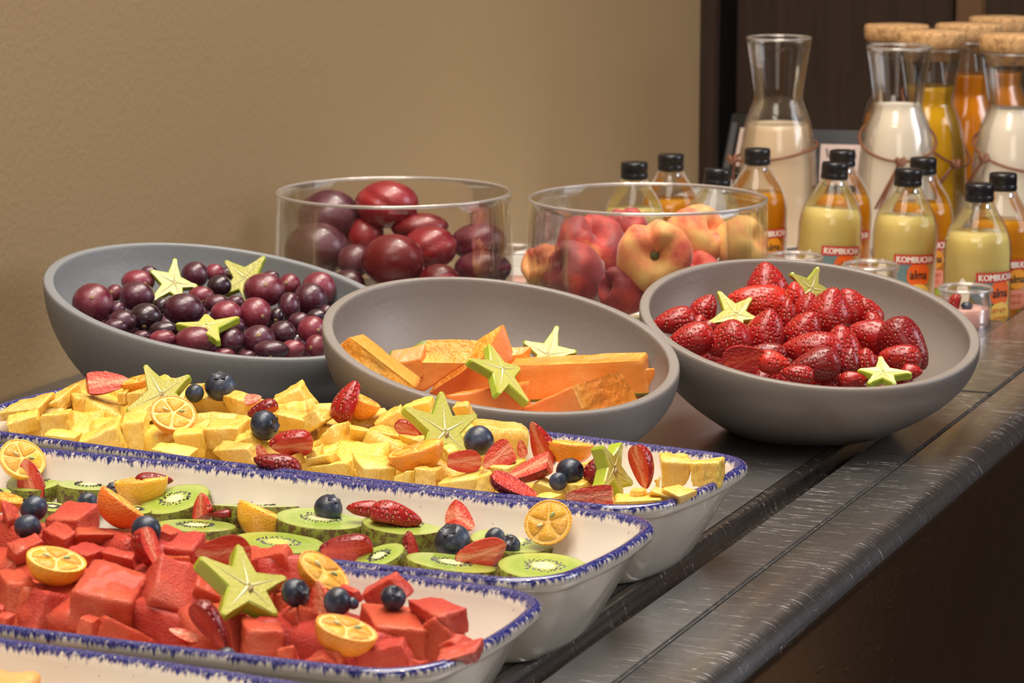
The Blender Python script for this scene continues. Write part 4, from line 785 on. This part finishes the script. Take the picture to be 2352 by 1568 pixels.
for q in (('D',(330,400),270,95,-8,.95,'kiwi slice behind the tall left strawberry',None),('D',(-30,512),130,45,0,1,'kiwi slice cut off by the left photo edge',None),('D',(800,442),278,48,2,.95,'thick kiwi slice at the back left, showing furry peel',None,0,.017),('D',(1575,570),315,118,-14,1,'kiwi slice tipped up under the lemon yellow kumquat',None,.012,.013),('H',(750,312),400,16,1,.9,'kiwi end piece seen edge-on against the tray wall',None,0,.017),('D',(1760,808),365,58,2,.9,'kiwi slice in front of the cube-like strawberry',None),('D',(470,640),150,42,5,1,'kiwi slice half hidden behind the watermelon on the left',None),('H',(1325,432),410,98,4,.95,'kiwi slice with a blueberry on its middle',None,.008,.013),('H',(935,648),425,95,4,.95,'kiwi slice with an amber core under the golden kumquat',None,0,.011,True),('P',(927,1202),96,25,4,1.0,'kiwi slice carrying the plump strawberry',None,.006,.017),('G',(990,500),350,98,5,.95,'kiwi slice under the pair of touching blueberries',None),('G',(485,682),375,68,8,.9,'kiwi slice in front of the largest blueberry',None),('G',(1243,712),375,112,3,.95,'rightmost kiwi slice, whole face showing its seeds',None,.004),('H',(1845,770),240,88,-20,1,'kiwi slice tilted beside the dark strawberry half',None,.006),('D',(1220,665),150,40,3,1,'kiwi slice wedged behind the deep orange kumquat',None)): kiwi(*q)
# ================================================================ star fruit
def star_slice(z, c, tips, k, lab, ref, th=.008, lift=.012, flip=1, seed=True):
    cx, cy = px(z, c); T = [px(z, t) for t in tips]; D = surf(k, (cx, cy)) - lift; s = D / FPX; bs = vbasis(cx, cy)
    U = np.array([[math.cos(2 * math.pi * i / 5), math.sin(2 * math.pi * i / 5)] for i in range(5)]); Y = np.array([[t[0] - cx, -(t[1] - cy)] for t in T])
    Aff = np.linalg.lstsq(U, Y, rcond=None)[0].T
    u_, sv, _ = np.linalg.svd(Aff); f = min(.97, max(.15, sv[1] / sv[0])); g = math.sqrt(1 - f * f); mn = u_[:, 1]
    if mn[1] < 0: mn = -mn
    mn = mn * flip
    nz = vv(bs, (mn[0] * g, mn[1] * g, f)).normalized(); org = at(cx, cy, D); x = bs[0] - nz * bs[0].dot(nz); x.normalize(); y = nz.cross(x)
    def pl(X, Yp):
        r = ray(X, Yp); d = (org - CAM).dot(nz) / r.dot(nz); w = CAM + r * d - org; return Vector((w.dot(x), w.dot(y), 0))
    tp = [pl(*t) for t in T]
    if (tp[0].cross(tp[1])).z < 0: tp = tp[::-1]
    O = []
    for i in range(5):
        a, b = tp[i], tp[(i + 1) % 5]; v = (a + b) * .5 * .56; pr = tp[i - 1]; vp = (a + pr) * .5 * .56
        ta = (a - (v + vp) * .5).normalized(); sd = Vector((-ta.y, ta.x, 0)); w = .0017
        O += [a - ta * .0012 - sd * w, a, a - ta * .0012 + sd * w, a * .62 + v * .42, v * .98, v * .42 + b * .62]
    n = len(O); zb = -th
    bt = [p * 1.0 + Vector((0, 0, zb)) for p in O]; ins = [p - p.normalized() * min(.0012, p.length * .1) for p in O]
    V = [(p.x, p.y, 0) for p in ins] + [(0, 0, -.0003)]
    F = [(i, (i + 1) % n, n) for i in range(n)]
    o = link('star_fruit_slice', mesh(V, F, M['star fruit flesh'], False), None, frame(org, x, y, nz))
    V = [(p.x, p.y, 0) for p in ins] + [(p.x, p.y, -.0009) for p in O] + [(p.x, p.y, p.z + .0009) for p in bt] + [(p.x * .97, p.y * .97, zb) for p in bt]
    F = [(j * n + i, j * n + (i + 1) % n, (j + 1) * n + (i + 1) % n, (j + 1) * n + i) for j in range(3) for i in range(n)]
    q = link('skin', mesh(V, F, M['star fruit skin'], False)); q.parent = o
    q = link('back_face', mesh([(p.x * .97, p.y * .97, zb) for p in bt] + [(0, 0, zb)], [((i + 1) % n, i, n) for i in range(n)], M['star fruit flesh'], False)); q.parent = o
    V, F = [], []
    for t in tp:
        d = t.normalized(); e = Vector((-d.y, d.x, 0)); kx = len(V); V += [e * .0009, t * .72, -e * .0009, d * .002 + Vector((0, 0, .0004)), t * .5 + Vector((0, 0, .0003))]; F += [(kx, kx + 3, kx + 1)[::-1], (kx + 2, kx + 1, kx + 3)[::-1]]
    q = link('vein', fixn(mesh(V, F, M['star fruit vein'], False))); q.parent = o
    if seed:
        sm = lathe([(math.sin(u) * .0012 if 0 < u < 3.1 else 0, -math.cos(u) * .0026) for u in np.linspace(0, math.pi, 8)], M['star seed'], 10); sm.transform(Matrix.Translation((.001, -.002, .0003)) @ Matrix.Rotation(1.2, 4, 'Z') @ Matrix.Rotation(1.57, 4, 'Y')); q = link('seed', sm); q.parent = o
    reg(o, lab, (cx, cy), ref, lab, 'star fruit', 'star fruit slices')
for q in (('H',(675,1035),[(585,655),(230,770),(430,1305),(940,1300),(1020,955)],'W','big star fruit slice lying on the watermelon','big star slice',.010,.022),
('B',(1815,590),[(1785,222),(1445,365),(1620,800),(2040,810),(2105,432)],'P','star fruit slice standing in the middle of the pineapple','middle star slice',.008,.020),
('A',(1450,325),[(1300,62),(1130,480),(1400,590),(1690,470),(1708,158)],'P','pale star fruit slice at the left of the pineapple','left star slice',.007,.014),
('C',(1110,475),[(1180,268),(1015,292),(1020,655),(1185,705),(1272,615)],'P','star fruit slice turned edgewise at the right of the pineapple','edgewise star slice',.009,.020),
('I',(955,340),[(960,162),(778,252),(772,490),(1010,470),(1128,372)],'G','left star fruit slice standing on the grapes','left star on the grapes',.006,.030,1,False),
('I',(1465,305),[(1613,150),(1322,182),(1298,440),(1480,500),(1680,380)],'G','right star fruit slice standing on the grapes','right star on the grapes',.006,.026,1,False),
('I',(1190,655),[(1185,570),(962,640),(1010,722),(1278,765),(1428,590)],'G','star fruit slice lying flat near the grape bowl rim','flat star on the grapes',.006,.045,1,False),
('L',(1165,632),[(1078,470),(952,572),(1140,795),(1335,852),(1280,627)],'C','star fruit slice leaning on the papaya at the front','',.007,.022,1,False),
('L',(1450,540),[(1514,352),(1292,455),(1350,640),(1560,650),(1640,520)],'C','star fruit slice half hidden behind the long papaya wedge','',.007,.0,1,False),
('M',(690,430),[(572,276),(507,490),(735,558),(833,462),(795,320)],'S','star fruit slice at the left of the strawberries','',.006,.036,1,False),
('M',(1190,265),[(1236,122),(1052,162),(1080,350),(1210,390),(1315,285)],'S','star fruit slice at the back of the strawberries','',.006,.020,1,False),
('M',(1660,812),[(1640,705),(1490,795),(1560,885),(1740,890),(1850,815)],'S','star fruit slice by the front rim of the strawberry bowl','',.006,.030,1,False)): star_slice(*q)
# ================================================================ bottles, carafes, jars
WB = TOP - .027                                    # where things stand in the well (on the ice)
def stand(p, zt, half=.035):                                  # ground point of an upright thing whose top centre, zt above the well, is seen at p
    c = hit_z(p[0], p[1], zt - .027); return Vector((min(c.x, WELLX - .0045 - half), c.y, WB))
def wrap(pts, r, faces=None):                      # (arc length mm, height mm) -> on a cylinder
    return [(r * math.sin(u / 1000 / r), -r * math.cos(u / 1000 / r), v / 1000) for u, v in pts]
def patch(u0, u1, v0, v1, r, m, rad=0):
    n = max(3, int((u1 - u0) / 2)); P = [(u0 + (u1 - u0) * i / n, v) for v in (v0, v1) for i in range(n + 1)]
    return mesh(wrap(P, r), [(i, i + 1, n + 2 + i, n + 1 + i) for i in range(n)], m)
def blob(cu, cv, ru, rv, r, m, pw=2.0):
    n = 24; P = [(cu, cv)]
    for ring in (.5, 1):
        for i in range(n):
            a = 2 * math.pi * i / n; c, s = math.cos(a), math.sin(a); k = ring / ((abs(c) ** pw + abs(s) ** pw) ** (1 / pw)); P.append((cu + ru * c * k, cv + rv * s * k))
    return mesh(wrap(P, r), [(0, 1 + i, 1 + (i + 1) % n) for i in range(n)] + [(1 + i, 1 + n + i, 1 + n + (i + 1) % n, 1 + (i + 1) % n) for i in range(n)], m)
TXT = {}
def text2d(s):
    if s not in TXT:
        cu = bpy.data.curves.new('t', 'FONT'); cu.body = s; cu.resolution_u = 2; o = bpy.data.objects.new('t', cu); C.objects.link(o); dg = bpy.context.evaluated_depsgraph_get(); dg.update()
        me = o.evaluated_get(dg).to_mesh(); V = [(v.co.x, v.co.y) for v in me.vertices]; F = [tuple(p.vertices) for p in me.polygons]; o.evaluated_get(dg).to_mesh_clear(); bpy.data.objects.remove(o)
        x0 = min(v[0] for v in V); x1 = max(v[0] for v in V); y0 = min(v[1] for v in V); y1 = max(v[1] for v in V); TXT[s] = ([((x - x0) / (x1 - x0), (y - y0) / (y1 - y0)) for x, y in V], F)
    return TXT[s]
def text(s, u0, u1, v0, v1, r, m, bold=0):
    V, F = text2d(s); P = [(u0 + (u1 - u0) * x, v0 + (v1 - v0) * y) for x, y in V]
    if not bold: return mesh(wrap(P, r), F, m, False)
    n = len(P); return mesh(wrap([(u + d, v) for d in (-bold, bold) for u, v in P], r), F + [tuple(i + n for i in f) for f in F], m, False)
BR = .0306
BP = [(0, 0), (.026, 0), (.029, .002), (BR, .006), (BR, .080), (.0298, .090), (.0266, .101), (.0225, .109), (.0180, .116), (.0145, .122), (.0125, .127), (.0122, .134)]
def ip(prof, z):
    for (a, b), (c, d) in zip(prof, prof[1:]):
        if b <= z <= d and d > b: return a + (c - a) * (z - b) / (d - b)
    return prof[-1][0]
proto = {}
def bottle_parts(kind):
    amber = kind == 'amber'; parts = []
    parts.append(('glass', lathe(BP + [(.0106, .134), (.0106, .122), (.0125, .120)], M['bottle glass'], 40)))
    lv = .0985; lp = [(max(r - .0016, 0), max(z, .003)) for r, z in BP if z < lv]; lp[0] = (0, .003); lp.append((ip(BP, lv) - .0016, lv)); lp.append((0, lv - .0004))
    parts.append(('drink', lathe(lp, M['amber kombucha' if amber else 'pale kombucha'], 32)))
    cp = [(0, .1425), (.0118, .1425), (.0128, .1415), (.0131, .139), (.0131, .1335), (.0126, .1325), (.0131, .1315), (.0133, .128), (.0128, .1262), (.0120, .1262)]
    cap = lathe(cp[::-1], M['black cap'], 40)
    for i, v in enumerate(cap.vertices):
        if .1335 < v.co.z < .1405 and i % 2: v.co.x *= .975; v.co.y *= .975
    parts.append(('screw_cap', cap))
    R = BR + .00015; lab = []
    def L(me, d=0): lab.append(me)
    X = 'black print'
    L(patch(-22, 22, 56, 65, R + .0002, M['red print'])); L(text('KOMBUCHA', -19.5, 19.5, 57.6, 63.4, R + .0005, M['white print'], .35))
    if amber:
        L(blob(1, 47, 10, 9.5, R + .0001, M['amber print'])); L(text('alma', -7, 9, 43.5, 51, R + .0004, M[X], .25)); L(blob(0, 28, 12, 9, R + .0001, M['pink print'], 4)); L(text('mango', -8, 8, 29, 33, R + .0004, M['red text print'])); L(text('twist', -6, 6, 23.5, 27.5, R + .0004, M['red text print'])); L(patch(2, 12, 12, 18, R + .0002, M['lime print'])); L(blob(-16, 44, 8, 8, R, M['orange print']))
    else:
        L(blob(-13, 48, 14, 13, R, M['teal print'])); L(blob(3, 46, 12, 11, R + .0001, M['orange print'], 2.6)); L(text('alma', -6, 12, 42, 50.5, R + .0004, M[X], .25)); L(blob(-14, 22, 13, 14, R, M['green print'], 3)); L(blob(3, 27, 13.5, 10.5, R + .0002, M['yellow print'])); L(text('ginger', -6, 12, 28, 33, R + .0005, M['red text print'])); L(text('lemon', -5, 11, 22, 26, R + .0005, M['red text print'])); L(patch(4, 14, 8, 14, R + .0003, M['lime print']))
        L(blob(-34, 44, 7, 16, R, M['clear print'], 1.4)); L(patch(-58, -54, 44, 48, R, M['orange print']))
        for i in range(3): L(patch(-56 + i * 5, -54.2 + i * 5, 26, 40, R, M['clear print']))
    parts.append(('label', lab)); return parts
def bottle(p, kind, face, lab, tilt=0):
    if kind not in proto: proto[kind] = bottle_parts(kind)
    g = stand(p, .151); o = empty('kombucha_bottle', mtx=Matrix.Translation(g) @ Matrix.Rotation(AZ + R_(face), 4, 'Z') @ Matrix.Rotation(R_(tilt), 4, 'Y') @ Matrix.Scale(1.06, 4))
    for n, me in proto[kind]:
        if n != 'label': q = link(n, me); q.parent = o; continue
        base = None
        for i, pm in enumerate(me):
            q = link('label' if i == 0 else ('lettering' if len(pm.polygons) > 60 and not pm.polygons[0].use_smooth else 'printed_patch'), pm); q.parent = base or o; base = base or q
    tag(o, lab, 'bottle', 'kombucha bottles in the well')
for p, k, f, l, t_ in (((1457,372),'pale',30,'pale kombucha bottle seen through the peach bowl, leftmost of three',0),((1541,354),'amber',30,'kombucha bottle seen through the peach bowl, middle of three',0),((1620,388),'pale',30,'kombucha bottle seen through the peach bowl, black cap tilted, rightmost',6),((1740,341),'amber',28,'amber kombucha bottle in front of the open milk carafe',0),((1898,373),'pale',22,'pale kombucha bottle standing just right of the peach bowl',4),((1935,345),'amber',18,'amber kombucha bottle half hidden behind a pale one',0),((2076,388),'pale',16,'pale kombucha bottle whose ginger label shows in full',2),((2121,362),'amber',16,'amber kombucha bottle right of and behind the ginger label bottle',0),((2250,421),'pale',30,'pale kombucha bottle beside the yogurt jar',0),((2364,400),'amber',20,'amber kombucha bottle cut by the right photo edge',0)): bottle(p, k, f, l, t_)
CP = [(0, 0), (.040, 0), (.0455, .003), (.0475, .010), (.047, .05), (.0452, .098), (.0425, .126), (.0376, .154), (.0315, .172), (.0285, .181), (.0288, .190), (.0320, .215), (.0352, .236), (.0380, .255)]
def spl(P, k=3):
    out = []
    for i in range(len(P) - 1):
        p0, p1, p2, p3 = P[max(i - 1, 0)], P[i], P[i + 1], P[min(i + 2, len(P) - 1)]
        for j in range(k):
            t = j / k; out.append(tuple(max(0, .5 * (2 * p1[q] + (p2[q] - p0[q]) * t + (2 * p0[q] - 5 * p1[q] + 4 * p2[q] - p3[q]) * t * t + (3 * p1[q] - p0[q] - 3 * p2[q] + p3[q]) * t ** 3)) for q in (0, 1)))
    out.append(P[-1]); out[0] = (0, 0); return out
CPS = CP[:3] + spl(CP[3:])[1:]
CPS = [(0, 0), (.040, 0), (.0455, .003)] + [q for q in spl([CP[2]] + CP[3:])[1:] if q[1] > .004]
gl = [q for q in CPS] + [(q[0] - .0022, max(q[1], .006)) for q in CPS[::-1] if q[0] > .02] + [(0, .006)]
cgl = lathe(gl, M['clear glass'], 48)
def carafe(p, dist, drink, level, lab, cork=False, corklab=None, up=0):
    top = CAM + ray(*p) * (dist / math.cos(PITCH)); g = Vector((top.x, top.y, WB)); hz = (top.z - WB - (.022 if cork else 0)) / .255; o = empty('carafe', mtx=Matrix.Translation(g) @ Matrix.Diagonal((1, 1, hz, 1)))
    q = link('glass', cgl); q.parent = o
    lp = [(max(0, r - .0026), max(z, .007)) for r, z in CPS if z < level]; lp[0] = (0, .007); lp += [(ip(CPS[2:], level) - .0026, level), (ip(CPS[2:], level) - .006, level + .0004 - .0012), (0, level - .0012)]
    q = link('drink', lathe(lp, M[drink], 40)); q.parent = o
    q = link('rim', tube([(.0370 * math.cos(a), .0370 * math.sin(a), .2548) for a in np.linspace(0, 6.2832, 49)[:-1]], .0011, M['rim glass'], 6, 'rim', True)); q.parent = o
    tag(o, lab, 'carafe', 'glass carafes at the back of the buffet')
    if cork:
        c = link('cork_stopper', lathe([(0, -.012), (.0325, -.012), (.0335, .002), (.0395, .004), (.0405, .010), (.0405, .019), (.039, .0215), (0, .022)], M['cork'], 40, lump=.02, seed=int(p[0])), None, Matrix.Translation(g + Vector((0, 0, .2535 * hz)))); tag(c, corklab, 'stopper', 'cork stoppers')
    return g, hz
c1 = carafe((1790, 86), 3.36, 'oat milk', .152, 'open glass carafe of cream-coloured milk nearest the peach bowl')
c2 = carafe((2066, 107), 3.34, 'milk', .184, 'open glass carafe of white milk behind the ginger label bottle')
c3 = carafe((2330, 76), 3.38, 'milk', .182, 'cork-stopped milk carafe at the right photo edge', True, 'cork stopper on the milk carafe at the right photo edge')
c4 = carafe((2140, 68), 3.45, 'yellow juice', .205, 'carafe of yellow juice with leather cord, right of the milk', True, 'cork stopper on the yellow juice carafe')
c5 = carafe((2225, 52), 3.55, 'orange juice', .210, 'carafe of orange juice behind the yellow juice', True, 'cork stopper on the orange juice carafe, behind the yellow one')
c6 = carafe((2060, 54), 3.63, 'orange juice', .150, 'carafe hidden behind the white milk carafe', True, 'cork stopper showing above the white milk carafe')
c7 = carafe((2300, 36), 3.68, 'orange juice', .20, 'rearmost juice carafe at the top right corner', True, 'rearmost cork stopper in the top right corner')
# leather cords tied round carafes
def cord(g, z0, tiltdir, amp, knot_ang, hang, lab, z1=None):
    g, hz = g; pts = []
    for i in range(48):
        a = 2 * math.pi * i / 48; z = z0 + amp * math.cos(a - tiltdir); r = ip(CPS[2:], z) + .0036; pts.append((r * math.cos(a), r * math.sin(a), z * hz))
    o = link('leather_cord', tube(pts, .0019, M['leather cord'], 6, 'cord', True), None, Matrix.Translation(g)); tag(o, lab, 'cord', 'leather cords on the carafes')
    z = z0 + amp * math.cos(knot_ang - tiltdir); r = ip(CPS[2:], z) + .0085; c = Vector((r * math.cos(knot_ang), r * math.sin(knot_ang), z * hz))
    k = link('knot', tube([c + Vector((.004 * math.cos(a), .004 * math.sin(a), .0035 * math.sin(2 * a))) for a in np.linspace(0, 6.28, 17)[:-1]], .0028, M['leather cord'], 6, 'knot', True)); k.parent = o
    for s in (-1, 1):
        e = c.copy(); P = []
        for j in range(7):
            t = j / 6; zz = c.z - hang * t; rr = ip(CPS[2:], max(zz, .01)) + .0045; an = knot_ang + s * .05 * t + (-.5 * t); P.append((rr * math.cos(an), rr * math.sin(an), zz))
        q = link('cord_end', tube(P, .0018, M['leather cord'], 6)); q.parent = o
VA = AZ - math.pi / 2                                 # direction from a carafe to the viewer
cord(c1, .118, VA + 1.9, .010, VA - 1.5, .055, 'leather cord tied round the cream-coloured milk carafe')
cord(c2, .142, VA + 3.14, .024, VA - .05, .055, 'leather cord knotted on the front of the white milk carafe')
cord(c4, .150, VA - 2.2, .05, VA + .5, .03, 'leather cord slung round the yellow juice carafe')
cord(c3, .125, VA - 2.6, .022, VA - .8, .03, 'leather cord round the milk carafe at the right edge')
# small yogurt jars
JP = [(0, 0), (.022, 0), (.0245, .003), (.0262, .03), (.0268, .050), (.0255, .057), (.0252, .060), (.0272, .0625), (.0277, .066), (.0268, .069), (.0255, .0695), (.0240, .068), (.0236, .060), (.0248, .050), (.0240, .03), (.022, .004), (0, .004)]
def jar(p, lab, level=.036, garn=False, sc_=1.0):
    g = stand(p, .0695 * sc_, .0280 * sc_); o = empty('yogurt_jar', mtx=Matrix.Translation(g) @ Matrix.Scale(sc_, 4))
    q = link('glass', lathe(JP, M['clear glass'], 40)); q.parent = o
    q = link('rim', tube([(.0268 * math.cos(a), .0268 * math.sin(a), .0664) for a in np.linspace(0, 6.2832, 41)[:-1]], .0016, M['rim glass'], 6, 'rim', True)); q.parent = o
    q = link('yogurt', lathe([(0, .0045), (.0215, .0045), (.0237, .03), (.0240, level), (.0225, level + .0005), (0, level)], M['pink yogurt'], 32)); q.parent = o
    tag(o, lab, 'jar', 'small glass jars of pink yogurt')
    if garn:
        b = vv(vbasis(*p), (-.004, 0, .006)); D = (g + Vector((0, 0, level + .003)) - CAM).dot(FWD)
        me = lathe([(0, -.003), (.004, -.002), (.006, .001), (.004, .004), (0, .0045)], M['blueberry'], 16); tag(link('blueberry', me, None, Matrix.Translation(g + Vector((0.003, -.006, level * .93 + .002)))), 'tiny blueberry floating in the yogurt jar beside the bowl', 'blueberry')
        me = lathe([(0, -.011), (.005, -.009), (.007, -.002), (.004, .007), (0, .011)], M['strawberry skin'], 16); tag(link('strawberry', me, None, Matrix.Translation(g + Vector((-.009, -.006, level * .93 + .006))) @ Matrix.Rotation(.5, 4, 'Y')), 'little strawberry piece stuck in the yogurt jar', 'strawberry')
jar((2218, 656), 'pink yogurt jar right of the strawberry bowl, topped with berries', level=.047, garn=True, sc_=.93)
jar((2000, 603), 'yogurt jar rim peeping over the strawberry bowl, below the ginger label')
jar((1826, 583), 'yogurt jar rim peeping over the strawberry bowl beside the peach bowl')
jar((1193, 566), 'yogurt jar in the gap between the two glass bowls')
# table signs
def sign(p, yaw, w, h, lab):
    c = hit_z(p[0], p[1], .10 + 0); D = (c - CAM).dot(FWD) ; 
    g = Vector((c.x, c.y, WB)); H = .10 + .027
    o = empty('sign_holder', mtx=Matrix.Translation(g) @ Matrix.Rotation(AZ + R_(yaw), 4, 'Z'))
    fr = boxm(-w / 2, w / 2, -.004, .010, 0, h, M['black frame'], .0015); T = Matrix.Translation((0, 0, H - h * .97)) @ Matrix.Rotation(R_(-18), 4, 'X'); fr.transform(T); q = link('frame', fr); q.parent = o
    e = boxm(-w / 2 + .004, -w / 2 + .012, -.0046, -.0041, .004, h - .012, M['grey side']); e.transform(T); q = link('side_strip', e); q.parent = o
    pp = boxm(-w / 2 + .018, w / 2 - .006, -.0046, -.0041, .008, h - .018, M['paper']); pp.transform(T); q = link('paper_card', pp); q.parent = o
    V, F = [], []
    for j in range(2):
        for i in range(6):
            x = -w / 2 + .026 + i * .011; z_ = h - .034 - j * .02; k = len(V); V += [(x, -.0049, z_), (x + .0025, -.0049, z_), (x + .0025 + .002 * (i % 3 - 1), -.0049, z_ + .011), (x + .002 * (i % 3 - 1), -.0049, z_ + .011)]; F.append((k, k + 1, k + 2, k + 3))
    st = mesh(V, F, M['dark print'], False); st.transform(T); q = link('pen_strokes', st); q.parent = o
    ft = boxm(-w / 2 + .01, w / 2 - .01, -.02, .05, 0, .006, M['black frame'], .001); q = link('foot', ft); q.parent = o
    bx = boxm(-.004, .004, .006, .012, .004, H - h * .97 + .03, M['black frame']); q = link('stem', bx); q.parent = o
    tag(o, lab, 'sign')
sign((1745, 268), -38, .11, .075, 'small black framed table sign left of the cream-coloured milk carafe')
sign((1945, 302), -12, .10, .075, 'small black framed table sign between the two milk carafes')
# ================================================================ labels that single out each piece of a heap
LM = [(ref, x, y, o) for o, noun, x, y, ref in REG if ref]
used = {o['label'] for o in bpy.data.objects if o.get('label')}
def where(dx, dy):
    if abs(dx) > 2.2 * abs(dy): return 'left of' if dx < 0 else 'right of'
    if abs(dy) > 2.2 * abs(dx): return 'behind' if dy < 0 else 'in front of'
    return ('behind and left of' if dx < 0 else 'behind and right of') if dy < 0 else ('in front and left of' if dx < 0 else 'in front and right of')
ORD = ['', 'second', 'third', 'fourth', 'fifth', 'sixth', 'seventh', 'eighth']
todo = [(o, noun, x, y) for o, noun, x, y, ref in REG if not o.get('label')]
byg = {}
for t_ in todo:
    o, noun, x, y = t_
    sec = {'grape': 'G', 'watermelon': 'W', 'pineapple': 'P'}[o['category']]
    ok = [l for l in LM if (l[0].endswith('grapes')) == (sec == 'G')]
    best = sorted((math.hypot(l[1] - x, (l[2] - y) * 1.2), l[0], where(x - l[1], y - l[2])) for l in ok)
    lab = None
    for d, ref, w in best[:5 if sec != 'G' else 3]:
        q = f'{noun} {w} the {ref}'
        if q not in used: lab = q; break
    if lab is None:
        for k in range(1, 8):
            for d, ref, w in best[:3]:
                q = f'{ORD[k]} nearest {noun} {w} the {ref}'
                if q not in used: lab = q; break
            if lab: break
    used.add(lab); o['label'] = lab
